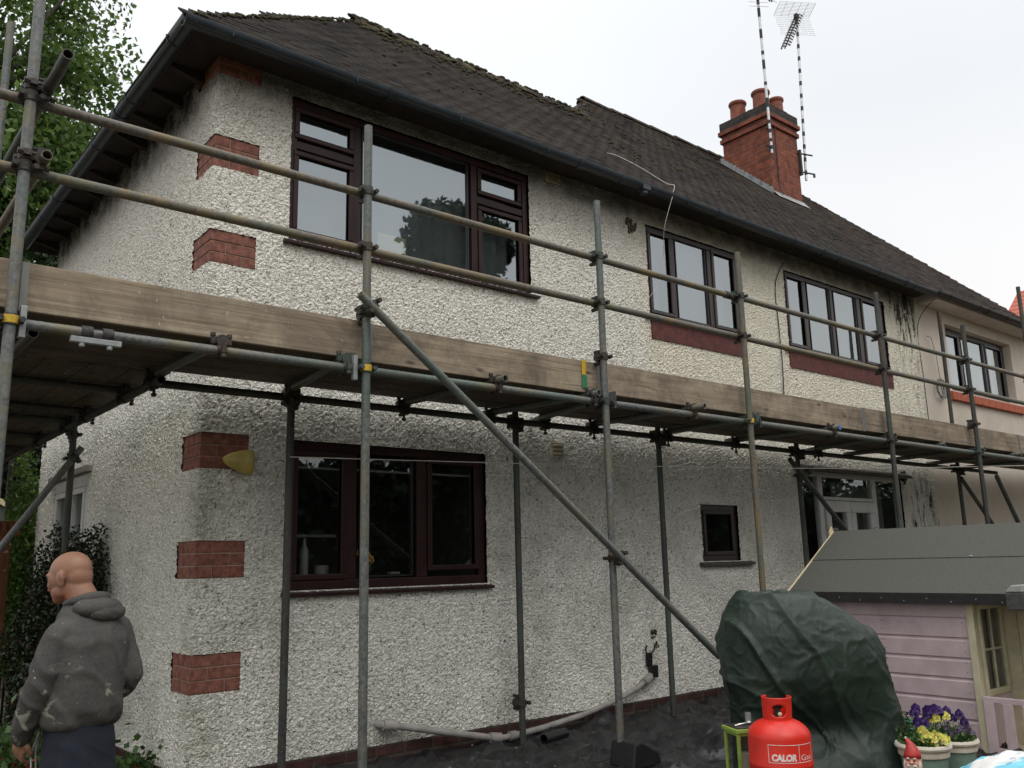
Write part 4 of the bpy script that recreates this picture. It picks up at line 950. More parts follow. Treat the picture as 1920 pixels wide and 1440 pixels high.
mb = MB(); mb.box((PX-.018, y_l+.002, GP), (PX+.03, y_l+.04, ZE)); obj('corner_trim', mb, m_cream_w, ph, bevel=.004)
# porch: the wall returns inwards with a small window, then a door wall parallel to the front
RD = .42
mb = MB(); yc = y_c - .03
mb.box((PX+.03, yc-.018, GP), (PX+RD, yc, .44)); obj('porch_wall', mb, m_pinkw, ph)
mb = MB(); mb.prism([(PX+.03, 1.04), (PX+RD, 1.04), (PX+RD, 1.38), (PX+.03, 1.13)], yc-.018, yc, 1); obj('porch_wall', mb, m_pinkw, ph)
def small_window(parent, P0, ax, W_, z0, z1, cols, rows, t=.03, d=.03):
    """P0 lower corner, ax unit vector along the width"""
    P0 = Vector(P0); ax = Vector(ax); nrm = Vector((-ax.y, ax.x, 0)); M = Matrix(((ax.x, nrm.x, 0, P0.x), (ax.y, nrm.y, 0, P0.y), (0, 0, 1, 0), (0, 0, 0, 1)))
    mb = MB(); mb.box((0, -d, z0), (W_, 0, z0+t*1.3), M); mb.box((0, -d, z1-t), (W_, 0, z1), M); mb.box((0, -d, z0+t*1.3), (t, 0, z1-t), M); mb.box((W_-t, -d, z0+t*1.3), (W_, 0, z1-t), M)
    for i in range(1, cols): a = W_*i/cols; mb.box((a-.007, -d+.005, z0+t*1.3), (a+.007, -.004, z1-t), M)
    for i in range(1, rows): a = z0 + (z1-z0)*i/rows; mb.box((t, -d+.007, a-.007), (W_-t, -.006, a+.007), M)
    o = obj('window', mb, m_cream_w, parent, bevel=.003)
    g = MB(); g.add([M @ Vector(q) for q in ((t, -d*.5, z0+t), (W_-t, -d*.5, z0+t), (W_-t, -d*.5, z1-t), (t, -d*.5, z1-t))], [(0, 1, 2, 3)]); sub('pane', g, m_glass_dark, o); return o
small_window(ph, (PX+.045, yc-.003, 0), (1, 0, 0), RD-.06, .445, 1.035, 2, 2)
mb = MB(); mb.box((PX+RD, -3.40, GP), (PX+RD+.03, -2.62, .10)); mb.box((PX+RD, -2.70, .10), (PX+RD+.03, yc, 1.3)); mb.box((PX+RD, -3.40, 1.08), (PX+RD+.03, -2.701, 1.3)); obj('door_wall', mb, m_cream_w, ph)
s = MB(); X = PX+RD-.012
s.box((X, -3.3, .10), (X+.025, -2.705, .62)); s.box((X, -3.3, 1.02), (X+.025, -2.705, 1.075)); s.box((X, -2.76, .62), (X+.025, -2.705, 1.02)); s.box((X, -3.3, .62), (X+.025, -3.25, 1.02)); s.box((X+.002, -3.25, .81), (X+.023, -2.76, .83))
dd = obj('door', s, m_cream_w, ph, bevel=.004); g = MB(); g.add([(X+.012, -3.25, .62), (X+.012, -2.76, .62), (X+.012, -2.76, 1.02), (X+.012, -3.25, 1.02)], [(0, 1, 2, 3)]); sub('pane', g, m_glass_dark, dd)
mb = MB(); mb.box((PX+RD+.05, -3.4, GP), (PX+1.35, -3.37, 1.1)); mb.box((PX+1.35, -3.4, GP), (PX+1.38, y_l, 1.1)); mb.box((PX+.031, y_l-.03, GP), (PX+1.35, y_l, 1.12)); obj('rear_boards', mb, m_pinkw, ph)
mb = MB(); mb.box((PX+.0305, -3.4, GP-.03), (PX+1.34, y_l-.031, GP+.03)); mb.box((PX-.0, -3.40, ZE-.0), (PX+.03, -3.36, ZE)); obj('floor', mb, m_cream_w, ph)
mb = MB(); mb.box((PX, -3.44, GP), (PX+.04, -3.40, 1.12)); obj('porch_post', mb, m_cream_w, ph, bevel=.003)
mb = MB(); FX = PX-.03
mb.box((FX-.006, -3.40, .42), (FX+.03, y_c-.052, .455)); mb.box((FX+.002, -3.40, .10), (FX+.028, y_c-.055, .14))
fn = obj('fence', mb, m_pinkw, ph, bevel=.003)
for i in range(7): y = y_c - .056 - i*.118; mb = MB(); mb.box((FX-.010, y-.062, .075), (FX+.002, y, .42)); sub('picket', mb, m_pinkw, fn, bevel=.002)
# roof
RX, RZ, EX, EZ = 4.98, 1.565, 4.25, 1.10
ov = .055
mb = MB()
ya, yb = y_l+ov, -3.55
nrm = Vector((-(RZ-EZ), 0, (RX-EX))).normalized()
def slope(mb, x0, z0, x1, z1, th):
    d = Vector((x1-x0, 0, z1-z0)).normalized(); n = Vector((-d.z, 0, d.x)); 
    if n.z < 0: n = -n
    mb.prism([(x0, z0), (x1, z1), (x1+n.x*th, z1+n.z*th), (x0+n.x*th, z0+n.z*th)], ya, yb, 1)
slope(mb, EX+.01, EZ+.005, RX, RZ, .012); slope(mb, 2*RX-EX-.01, EZ+.005, RX, RZ, .012)
prf = obj('roof', mb, m_cream_w, ph)
mb = MB(); xm = EX+(RX-EX)*.50; zm = EZ+(RZ-EZ)*.50
ya, yb = ya+.003, yb-.003
slope(mb, EX-.004, EZ+.014, xm+.02, zm+.014+.013, .005); slope(mb, xm-.004, zm+.018, RX+.006, RZ+.020, .005); slope(mb, 2*RX-EX, EZ+.014, RX, RZ+.014, .005)
sub('felt', mb, m_felt, prf)
mb = MB(); mb.box((EX-.009, yb, EZ-.055), (EX-.0045, ya, EZ+.013)); sub('felt_edge', mb, simple('dark felt edge', (.022, .021, .02), .9, 0, .4, 20, .3), prf)
mb = MB()
for k in range(14): mb.ell((EX-.010, ya-.1-k*.165, EZ-.02-.018*(k % 2)), (.002, .005, .005), 6, 4)
mb.ell((4.62, -2.5, 1.36), (.012, .014, .006), 7, 5)
sub('felt_nails', mb, m_lead, prf)
mb = MB(); t = .02
for sx in (1, -1):
    x0, x1 = (EX-.01, RX) if sx == 1 else (2*RX-EX+.01, RX)
    mb.prism([(x0, EZ-.055), (x1, RZ-.055), (x1, RZ+.018), (x0, EZ+.018)], y_l+ov+.004, y_l+ov+.022, 1)
sub('barge_board', mb, simple('pale new timber', (.58, .50, .30), .7, 0, .2, 20, .1), prf, bevel=.002)
mb = MB(); mb.prism([(RX-.035, RZ-.09), (RX+.035, RZ-.09), (RX+.035, RZ+.01), (RX, RZ+.065), (RX-.035, RZ+.01)], y_l+ov+.0225, y_l+ov+.038, 1); sub('finial', mb, simple('pale pine', (.60, .48, .27), .7, 0, .2, 20, .1), prf, bevel=.002)
mb = MB(); mb.prism([(EX+.1, 1.10), (2*RX-EX-.1, 1.10), (RX, RZ-.02)], y_l-.03, y_l-.002, 1); obj('gable', mb, m_pinkw, ph)
# grey block fixed to the porch corner
mb = MB(); mb.box((4.14, -3.0, 1.02), (4.245, -2.888, 1.13)); mb.mi = 1; mb.prism([(-3.0, 1.131), (-2.888, 1.131), (-2.93, 1.175), (-3.0, 1.18)], 4.14, 4.245, 0)
top('block', mb, [simple('grey rough block', (.07, .07, .068), .95, 0, .4, 30, .6), simple('pale block top', (.34, .35, .33), .9, 0, .2, 30, .3)], 'grey rough block with pale sloping top at the playhouse eave', 'block', bevel=.008)

# ================================================================== covered barbecue
def ring_blob(c, prof, n=96, seed=0, fold_amp=.02):
    """prof: (z, rx, ry, dx, dy, pleat) rings, pleats run down the cover"""
    mb = MB(); vs = []
    for k, (z, rx, ry, dx, dy, pl) in enumerate(prof):
        for i in range(n):
            a = 2*math.pi*i/n; e = 2.6; ca, sa = math.cos(a), math.sin(a)
            q = (abs(ca)**e + abs(sa)**e)**(-1/e)
            f = 1 + pl*(.6*math.sin(a*7 + 1.3*math.sin(z*9)+seed) + .4*math.sin(a*13 + z*7 + seed*2))
            vs.append((c[0] + dx + q*ca*rx*f, c[1] + dy + q*sa*ry*f, z + .012*math.sin(a*3+k)))
    m = len(prof); fs = [(k*n+i, k*n+(i+1) % n, (k+1)*n+(i+1) % n, (k+1)*n+i) for k in range(m-1) for i in range(n)]
    fs += [tuple(range(n))[::-1], tuple((m-1)*n+i for i in range(n))]
    mb.add(vs, fs); return mb
BC = (2.66, -2.36)
ia = Vector((cr.x, cr.y)).normalized()                       # long axis of the barbecue lies across the view from the patio
Mb = Matrix.Translation((BC[0], BC[1], 0)) @ Matrix.Rotation(math.atan2(ia.y, ia.x), 4, 'Z')
prof = [(.06, .51, .36, .085, 0, .05), (.20, .50, .355, .075, 0, .05), (.38, .475, .345, .055, 0, .045), (.55, .455, .335, .03, 0, .035), (.63, .452, .33, .01, 0, .02), (.69, .450, .335, -.005, 0, .012),
        (.74, .455, .345, -.015, 0, .006), (.86, .452, .34, -.025, 0, .006), (.95, .425, .33, -.045, 0, .006), (1.02, .37, .31, -.075, 0, .006), (1.10, .30, .275, -.105, 0, .006), (1.155, .245, .24, -.125, 0, .004), (1.178, .20, .20, -.13, 0, 0), (1.182, .03, .03, -.13, 0, 0)]
mb = ring_blob((0, 0), prof, 110, .7)
mb.v = [tuple(Mb @ Vector(q)) for q in mb.v]
me = baked(mb, [('REMESH', dict(mode='VOXEL', voxel_size=.009)), ('SMOOTH', dict(iterations=4))])
def crease(p, w=.12): return max(0, 1-abs(mnoise.noise(p))/w)**1.5
def bbq_fold(co, no):
    q = Vector((float(co[0]), float(co[1]), float(co[2]))); l = (q - Vector((BC[0], BC[1], 0))).dot(Vector((ia.x, ia.y, 0))); z = q.z
    dep = (q - Vector((BC[0], BC[1], 0))).dot(Vector((-ia.y, ia.x, 0)))
    wv = .08*mnoise.noise(q*2.2)
    d = .022*crease(Vector(((l+z*.55+wv)*3.0, (z-l*.55)*.9, 3+dep)), .16)          # long diagonal folds falling to the right
    d += .009*crease(Vector(((l+z*.2+wv)*5.0, z*1.1, 11+dep)), .14)*(1 if z < .75 else .35)
    d += .012*crease(Vector((l*2.2, (z+.3*l+wv)*6.5, 21+dep*2)), .16)*math.exp(-((z-.72)/.2)**2)
    d += .005*crease(Vector((l*8, z*8, 31+dep*9)), .2)
    if dep < .05: d -= .15*math.exp(-((z-.47)/.13)**2)*math.exp(-((l+.03)/.25)**2)*min(1, max(0, .05-dep)*5)   # the cover sags in under the lid
    d += .002*crease(Vector((l*14+z*5, z*12-l*4, 41+dep*12)), .22)
    return d - .008
fold(me, bbq_fold)
t = NT('dark green cover fabric'); f = t.noise(5, 5, .7); t.set(t.mix(t.ramp(f, [(.4, 0.), (.68, .8)]), (.012, .024, .017), (.028, .042, .031)), .52, 0, .38)
n1 = t.noise(9, 5, .7, 1.5, t.mapping((1, 1, .7), (.5, .3, 0))); n2 = t.noise(45, 3, .6, .8); t.bump(t.math('ADD', n1, t.math('MULTIPLY', n2, .25)), .32, .014)
bb = thing('covered_barbecue', 'tall barbecue hidden under a crumpled dark green cover, behind the red gas bottle', 'barbecue', (BC[0], BC[1], gh(*BC)))
obj('cover', me, t.m, bb, smooth=True)
for sx in (-.3, .3):
    for sy in (-.2, .2):
        p = Mb @ Vector((.08+sx*.9, sy, 0)); mb = MB(); mb.tube((p.x, p.y, .07), (p.x, p.y, .3), .018, 10); obj('leg', mb, m_black, bb)
mb = MB(); P = [Mb @ Vector((.13+.435*math.cos(a), .345*math.sin(a), .20 + .03*math.sin(3*a))) for a in np.linspace(math.pi, 2*math.pi, 40)]; mb.poly(P, .006, 6)
obj('drawstring', mb, simple('grey cord', (.10, .11, .10), .8), bb, smooth=True)

# ================================================================== red gas bottle
GB = Vector((1.957, -2.64, 0)); gz = gh(2.03, -2.575) + .052
vc = Vector((CAM.x-GB.x, CAM.y-GB.y, 0)).normalized(); vr = Vector((-vc.y, vc.x, 0))      # vr: towards the right of someone facing the bottle
gb = thing('gas_bottle', 'red gas bottle with white lettering and a round collar, in front of the green cover', 'gas bottle', (GB.x, GB.y, gz))
t = NT('red bottle paint'); f = t.noise(11, 5, .7); f2 = t.noise(70, 3)
t.set(t.mix(t.ramp(f2, [(.66, 0.), (.70, .35)]), t.mix(t.ramp(f, [(.45, 0.), (.7, .7)]), (.62, .024, .012), (.42, .022, .013)), (.25, .06, .04)), t.ramp(f, [(.3, .32), (.7, .5)]), 0, .5).bump(f2, .05, .002); m_red = t.m
H = .055; br = .150
mb = MB(); prof = [(.12, .0), (.132, .0), (.132, .03), (.142, .045), (br, .075), (br, .275), (br+.0025, .282), (br+.0025, .290), (br, .297), (br, .405)]
for i in range(1, 13): a = math.pi/2*i/12; prof.append((.012 + (br-.012)*math.cos(a), .405 + .088*math.sin(a)))
mb.lathe(prof, (GB.x, GB.y, gz), 64); body = obj('body', mb, m_red, gb, smooth=40)
mb = MB(); nC, mC = 96, 22; cr_, z0c, z1c = .066, .478, .590; vs = []; idx = {}
for j in range(mC+1):
    for i in range(nC+1):
        ph_ = -math.pi + 2*math.pi*i/nC; z = z0c + (z1c-z0c)*j/mC; rr = cr_ + .004*(j/mC)
        q = GB + vc*math.cos(ph_)*rr + vr*math.sin(ph_)*rr; vs.append((q.x, q.y, gz+z))
fs = []
for j in range(mC):
    for i in range(nC):
        ph_ = -math.pi + 2*math.pi*(i+.5)/nC; z = z0c + (z1c-z0c)*(j+.5)/mC
        u = (ph_-.12)/.52; v = (z-.530)/.028
        if abs(u)**2.6 + abs(v)**2.6 < 1: continue
        if abs(abs(ph_) - 2.75) < .38 and z > .565: continue
        fs.append((j*(nC+1)+i, j*(nC+1)+i+1, (j+1)*(nC+1)+i+1, (j+1)*(nC+1)+i))
mb.add(vs, fs); co = obj('collar', mb, m_red, gb, smooth=50); so = co.modifiers.new('s', 'SOLIDIFY'); so.thickness = .005; so.offset = 0
mb = MB(); mb.tube((GB.x, GB.y, gz+.488), (GB.x, GB.y, gz+.535), .018, 14); mb.tube(GB + Vector((0, 0, gz+.52)) - vc*.01, GB + Vector((0, 0, gz+.52)) + vc*.045, .017, 12); mb.box((GB.x-.02, GB.y-.02, gz+.535), (GB.x+.02, GB.y+.02, gz+.552)); obj('valve', mb, simple('dark valve', (.035, .035, .03), .4, .5), gb, smooth=40)
mb = MB(); q = GB + Vector((0, 0, gz+.512)) + vc*.046 + vr*.012; mb.ell(q, (.011, .011, .011), 10, 8); sub('plug', mb, simple('cream plug', (.6, .52, .35), .5), co, smooth=True)
m_wpaint = simple('white lettering paint', (.78, .66, .62), .5, 0, .2, 30, 0)
def wrap_text(txt, size, phi0, z0, name, width=None, shear=0, bold=0.0, R_=None, depth=.0008, mat=None):
    cu_ = bpy.data.curves.new('txt', 'FONT'); cu_.body = txt; cu_.size = size; cu_.shear = shear; cu_.offset = bold; cu_.resolution_u = 4
    o = bpy.data.objects.new('txt', cu_); C.objects.link(o); dg = bpy.context.evaluated_depsgraph_get(); dg.update()
    me = bpy.data.meshes.new_from_object(o.evaluated_get(dg)); bpy.data.objects.remove(o)
    import bmesh
    b = bmesh.new(); b.from_mesh(me)
    xs_ = [v.co.x for v in b.verts]; x0_, x1_ = min(xs_), max(xs_); sc_ = (width/(x1_-x0_)) if width else 1
    for k in range(int((x1_-x0_)*sc_/.006)):                       # slice so that the flat glyph can bend round the bottle
        px = x0_ + (k+1)*.006/sc_; bmesh.ops.bisect_plane(b, geom=b.verts[:]+b.edges[:]+b.faces[:], plane_co=(px, 0, 0), plane_no=(1, 0, 0))
    R_ = R_ or br + depth
    for v in b.verts:
        a = phi0 + (v.co.x-x0_)*sc_/R_; z = z0 + v.co.y
        q = GB + vc*math.cos(a)*R_ + vr*math.sin(a)*R_; v.co = (q.x, q.y, gz+z)
    b.normal_update(); b.to_mesh(me); b.free(); me.name = name
    return sub(name, me, mat or m_wpaint, body)
mb = MB(); mb.box((GB.x-.2, GB.y-.2, gz-.06), (GB.x+.2, GB.y+.2, gz)); top('paving_slab', mb, m_concrete, 'grey paving slab under the gas bottle', 'slab', bevel=.004)
# the badge: a thin white outline with a divider, the heavy slanted word on the left and the light word on the right
def arc_strip(a0, a1, z0, z1, R_):
    n = max(2, int(abs(a1-a0)*R_/.006)); vs = []
    for i in range(n+1):
        a = a0 + (a1-a0)*i/n
        for z in (z0, z1): q = GB + vc*math.cos(a)*R_ + vr*math.sin(a)*R_; vs.append((q.x, q.y, gz+z))
    return vs, [(2*i, 2*i+2, 2*i+3, 2*i+1) for i in range(n)]
A0, A1, AD = -.38, 1.22, .60; ZB, ZT = .308, .390; lw_ = .0028
mb = MB()
for a0, a1, z0, z1 in ((A0, A1, ZB, ZB+lw_), (A0, A1, ZT-lw_, ZT), (A0, A0+lw_/br, ZB, ZT), (A1-lw_/br, A1, ZB, ZT), (AD, AD+lw_*.8/br, ZB, ZT)): mb.add(*arc_strip(a0, a1, z0, z1, br+.0010))
sub('badge_outline', mb, m_wpaint, body)
wrap_text('CALOR', .040, A0+.10, .3185, 'lettering', .120, .12, .0024)
wrap_text('Gas', .036, AD+.07, .3185, 'lettering', .068, 0, .0)
wrap_text('13kg Propane', .034, A0+.12, .240, 'lettering', .19, 0, .0004)

# ================================================================== green lantern with a spanner on it
LN = Vector((2.05, -2.36, 0)); lz = gh(1.9, -2.4); lh = .455
ang = math.atan2(ia.y, ia.x) + R(14); ML = Matrix.Translation((LN.x, LN.y, lz)) @ Matrix.Rotation(ang, 4, 'Z')
m_lime = simple('lime green paint', (.26, .37, .065), .5, 0, .25, 18, .1)
ln = thing('lantern', 'lime green framed garden lantern with a candle inside, left of the gas bottle', 'lantern', (LN.x, LN.y, lz))
mb = MB(); w2 = .075; b_ = .016
mb.box((-w2-.008, -w2-.008, lh-.018), (w2+.008, w2+.008, lh), ML); mb.box((-w2-.008, -w2-.008, 0), (w2+.008, w2+.008, .02), ML)
for sx in (-1, 1):
    for sy in (-1, 1):
        a = (-w2 if sx < 0 else w2-b_); c = (-w2 if sy < 0 else w2-b_); mb.box((a, c, .02), (a+b_, c+b_, lh-.018), ML)
for sy in (-w2+.002, w2-.014): mb.box((-w2+b_, sy, lh-.034), (w2-b_, sy+.012, lh-.018), ML); mb.box((-w2+b_, sy, .02), (w2-b_, sy+.012, .036), ML)
for sx in (-w2+.002, w2-.014): mb.box((sx, -w2+b_, lh-.034), (sx+.012, w2-b_, lh-.018), ML); mb.box((sx, -w2+b_, .02), (sx+.012, w2-b_, .036), ML)
obj('frame', mb, m_lime, ln, bevel=.002)
for k in range(4):
    mb = MB(); Mq = ML @ Matrix.Rotation(k*math.pi/2, 4, 'Z'); mb.add([Mq @ Vector(q) for q in ((-w2+b_, -w2+.008, .036), (w2-b_, -w2+.008, .036), (w2-b_, -w2+.008, lh-.034), (-w2+b_, -w2+.008, lh-.034))], [(0, 1, 2, 3)]); obj('pane', mb, glass_mat('lantern glass', .08, (.8, .82, .8)) if k == 0 else bpy.data.materials['lantern glass'], ln)
mb = MB(); mb.box((-w2+.004, -w2+.004, lh+.001), (w2-.004, w2-.004, lh+.007), ML); obj('top_plate', mb, simple('dark lantern top', (.05, .04, .035), .35, .3), ln, bevel=.003)
mb = MB(); mb.tube(ML @ Vector((.012, .0, .02)), ML @ Vector((.012, .0, .33)), .032, 20); cd = obj('candle', mb, simple('ivory candle', (.42, .38, .30), .5, 0, .1), ln, smooth=40, bevel=.004)
mb = MB(); mb.tube(ML @ Vector((.012, 0, .33)), ML @ Vector((.014, 0, .343)), .0015, 6); sub('wick', mb, m_black, cd)
mb = MB(); z = lh+.012; mb.poly([ML @ Vector((-.05, -.02, z)), ML @ Vector((.01, .0, z+.003)), ML @ Vector((.035, .008, z+.004))], .0055, 8); mb.ell(ML @ Vector((.04, .01, z+.005)), (.014, .014, .008), 10, 6); mb.ell(ML @ Vector((-.052, -.021, z)), (.011, .011, .006), 10, 6)
top('spanner', mb, simple('bright steel', (.6, .6, .58), .3, .8, .1), 'small steel spanner lying on top of the lantern', 'spanner', smooth=True)
mb = MB(); mb.lathe([(.013, 0), (.016, .002), (.016, .055), (.014, .055), (.013, .004), (.0, .004)], tuple(ML @ Vector((.048, .03, lh+.0075))), 16); top('small_glass', mb, simple('cloudy glass', (.20, .22, .20), .15), 'small glass standing on the lantern beside the spanner', 'glass', smooth=40)

# ================================================================== planters, flowers, gnome
m_pgreen = simple('sage green pot', (.16, .24, .19), .6, 0, .2, 14, .15); m_rim = simple('cream pot rim', (.60, .55, .45), .6, 0, .25, 16, .15)
m_soil = simple('dark compost', (.03, .02, .014), 1, 0, .5, 40, .8)
m_lfg = leaf_mat('pansy leaves', [(.025, .07, .015), (.06, .13, .03), (.11, .18, .05)])
m_purp = leaf_mat('purple petals', [(.03, .012, .10), (.06, .02, .16), (.02, .01, .05)], .6, .15)
m_yel = leaf_mat('yellow petals', [(.75, .62, .05), (.85, .75, .16), (.70, .70, .30)], .6, .2)
m_pale = leaf_mat('faded lilac petals', [(.30, .22, .34), (.20, .14, .26), (.14, .12, .10)], .6, .2)
def pansy(mb, c, face, s):
    c = Vector(c); f = Vector(face).normalized(); a = f.cross(Vector((0, 0, 1))).normalized(); u = a.cross(f)
    for an, k in ((90, 1.0), (150, .9), (30, .9), (215, .95), (325, .95)):
        an = R(an + random.uniform(-10, 10)); p = c + (a*math.cos(an) + u*math.sin(an))*s*.5*k; vs = [p + f*random.uniform(-.003, .003)]
        for i in range(8): t = 2*math.pi*i/8; vs.append(p + (a*math.cos(t) + u*math.sin(t))*s*.48*k*random.uniform(.85, 1.05) + f*(.003 + .004*math.sin(2*t)))
        mb.add(vs, [(0, 1+i, 1+(i+1) % 8) for i in range(8)])
def planter(loc, sc, label, blooms, twig=False):
    x, y = loc; z = gh(x, y); t = thing('flower_pot', label, 'flower pot', (x, y, z), 'planters in front of the playhouse')
    h = .41*sc; r = .151*sc; mb = MB(); mb.lathe([(r*.66, 0), (r*.70, .0), (r*.90, h*.84)], (x, y, z), 40); obj('pot', mb, m_pgreen, t, smooth=40)
    mb = MB(); mb.lathe([(r*.88, h*.83), (r*.96, h*.83), (r*.98, h*.87), (r*.96, h*.92), (r*1.06, h*.935), (r*1.09, h*.965), (r*1.05, h), (r*.90, h), (r*.87, h*.93), (r*.86, h*.86), (0, h*.86)], (x, y, z), 40); obj('rim', mb, m_rim, t, smooth=40)
    mb = MB(); mb.lathe([(r*.84, h*.86), (r*.6, h*.92), (0, h*.935)], (x, y, z), 24); obj('compost', mb, m_soil, t, smooth=True)
    P = []
    for i in range(1100):
        a = random.uniform(0, 6.28); q = r*.95*random.random()**.5; P.append((x+q*math.cos(a), y+q*math.sin(a), z+h*.93+abs(random.gauss(0, .045))*sc))
    obj('leaves', leaf_mesh(P, .024, (0, 0, .5), .6), m_lfg, t)
    st = MB()
    for (lx, ly, lz_, mt_, s) in blooms:                 # lateral, towards the camera, height above rim
        c = Vector((x, y, z+h)) + vr*lx*sc + vc*ly*sc + Vector((0, 0, lz_*sc)); q_ = MB(); pansy(q_, c, vc + Vector((random.uniform(-.4, .4), random.uniform(-.4, .4), random.uniform(-.1, .7))), s*sc*.98); obj('pansy', q_, mt_, t)
        st.poly([(x + (c.x-x)*.4, y + (c.y-y)*.4, z+h*.93), c*.5 + Vector((x + (c.x-x)*.6, y+(c.y-y)*.6, z+h*.95))*.5, c - vc*.004], .0016, 5)
    obj('stems', st, m_lfg, t)
    if twig:
        P = []
        for k in range(5):
            b0 = Vector((x, y, z+h)) - vr*.085*sc + vr*random.uniform(-.03, .02) 
            for i in range(70): s = i/70; P.append(b0 + Vector((0, 0, .15*s)) + Vector((random.gauss(0, .013*(1.3-s)), random.gauss(0, .013*(1.3-s)), 0)))
        obj('conifer_sprig', leaf_mesh(P, .016, (0, 0, .8), .35), leaf_mat('sprig leaves', [(.03, .05, .02), (.06, .07, .03)]), t)
    return t
B = []
for i in range(15): B.append((random.uniform(-.01, .12), random.uniform(.02, .13), random.uniform(.02, .075), m_yel, .036))
for i in range(4): B.append((random.uniform(.02, .10), random.uniform(.06, .12), random.uniform(.0, .02), m_pale, .03))
for i in range(16): B.append((random.uniform(-.04, .13), random.uniform(-.1, -.02), random.uniform(.10, .19), m_purp, .038))
for i in range(3): B.append((random.uniform(.04, .10), random.uniform(-.1, -.03), random.uniform(.13, .15), m_yel, .034))
dpot = Vector((.9038, -.4279)); 
p1 = (2.80, -2.93); p2 = (3.14, -2.93)
planter(p1, .85, 'sage green planter with cream rim full of yellow and purple pansies, nearest the gnome', B, True)
B = []
for i in range(9): B.append((random.uniform(-.05, .10), random.uniform(-.06, .05), random.uniform(.09, .19), m_purp, .036))
for i in range(4): B.append((random.uniform(-.08, -.03), random.uniform(-.06, .05), random.uniform(.12, .16), m_yel, .036))
for i in range(16): B.append((random.uniform(-.06, .13), random.uniform(0, .12), random.uniform(.02, .08), m_pale, .026))
planter(p2, .79, 'second sage green planter, half hidden, with straggly faded purple pansies', B)
# gnome
gx_, gy_ = 2.44, -3.055; gzz_ = .146; GN = Vector((gx_, gy_, gzz_)); fv = (vc*.96 - vr*.28).normalized(); fr_ = Vector((-fv.y, fv.x, 0))
MG = Matrix(((fr_.x, -fv.x, 0, GN.x), (fr_.y, -fv.y, 0, GN.y), (0, 0, 1, GN.z), (0, 0, 0, 1)))      # local: x right of the figure as seen, -y towards the viewer
gn = thing('garden_gnome', 'small garden gnome with red hat and white beard in front of the green planter', 'gnome', tuple(GN))
def gobj(name, mb, mat, **k): mb.v = [tuple(MG @ Vector(q)) for q in mb.v]; return obj(name, mb, mat, gn, **k)
m_gred = simple('gnome hat paint', (.42, .03, .025), .5, 0, .3, 40, .1); m_skin_g = simple('gnome face paint', (.55, .26, .19), .5, 0, .2, 50, .1); m_beard = simple('gnome beard paint', (.58, .50, .42), .7, 0, .2, 60, .5)
mb = MB(); mb.ell((0, 0, .12), (.055, .045, .10)); mb.ell((-.055, -.01, .15), (.02, .022, .055)); mb.ell((.055, -.01, .15), (.02, .022, .055)); mb.ell((-.03, -.02, .02), (.03, .04, .022)); mb.ell((.03, -.02, .02), (.03, .04, .022)); gobj('body', mb, simple('gnome green coat', (.06, .14, .07), .6), smooth=True)
mb = MB(); mb.ell((0, -.004, .258), (.036, .034, .040), 20, 14); mb.ell((0, -.040, .252), (.009, .010, .009), 10, 8); mb.ell((-.018, -.031, .246), (.012, .009, .011), 10, 8); mb.ell((.018, -.031, .246), (.012, .009, .011), 10, 8); mb.ell((-.037, .0, .255), (.006, .010, .013), 8, 6); mb.ell((.037, .0, .255), (.006, .010, .013), 8, 6)
hd = gobj('head', mb, m_skin_g, smooth=True)
mb = MB(); 
for sx in (-1, 1): mb.ell((sx*.013, -.0365, .262), (.0045, .0035, .0035), 8, 6)
e_ = gobj('eyes', mb, m_black, smooth=True)
mb = MB()
for sx in (-1, 1): mb.ell((sx*.014, -.036, .271), (.010, .004, .004), 8, 6)
mb.ell((0, -.022, .212), (.034, .022, .036), 16, 10); mb.ell((-.031, -.012, .232), (.012, .018, .03)); mb.ell((.031, -.012, .232), (.012, .018, .03)); mb.ell((0, -.028, .185), (.022, .016, .03))
mb.ell((-.012, -.040, .238), (.014, .006, .006), 8, 6); mb.ell((.012, -.040, .238), (.014, .006, .006), 8, 6); gobj('beard', mb, m_beard, smooth=True)
mb = MB(); mb.poly([(0, -.0, .268), (0, .002, .285), (-.001, .004, .305), (-.006, .006, .325), (-.014, .006, .342), (-.022, .004, .354)], [.040, .039, .031, .021, .012, .006], 20); gobj('hat', mb, m_gred, smooth=True)
mb = MB(); mb.ell((-.023, .004, .357), (.0055, .0055, .0065), 8, 6); gobj('hat_tip', mb, m_rim, smooth=True)
mb = MB(); mb.box((gx_-.07, gy_-.11, .06), (gx_+.07, gy_+.11, gzz_-.001)); top('loose_brick', mb, m_quoin, 'loose red brick the garden gnome stands on', 'brick', bevel=.004)
# coiled green hose
mb = MB(); hc = Vector((3.05, -2.68, 0))
for k in range(9):
    rr = .14 + .014*(k % 5); P = []; tilt = R(random.uniform(-12, 12))
    for t_ in np.linspace(0, 6.4, 34):
        P.append(hc + vr*(rr*math.cos(t_)*1.05 + random.gauss(0, .002) + .02*math.sin(k)) + Vector((0, 0, gh(2.7, -2.9) + .22 + rr*math.sin(t_)*1.0)) + vc*(.022*(k-4)+.03*math.sin(t_*2+k)))
    mb.poly(P, .0095, 8)
top('garden_hose', mb, simple('green hose', (.02, .16, .09), .4, 0, .25, 8, .05), 'coils of green garden hose leaning behind the planters', 'hose', smooth=True)
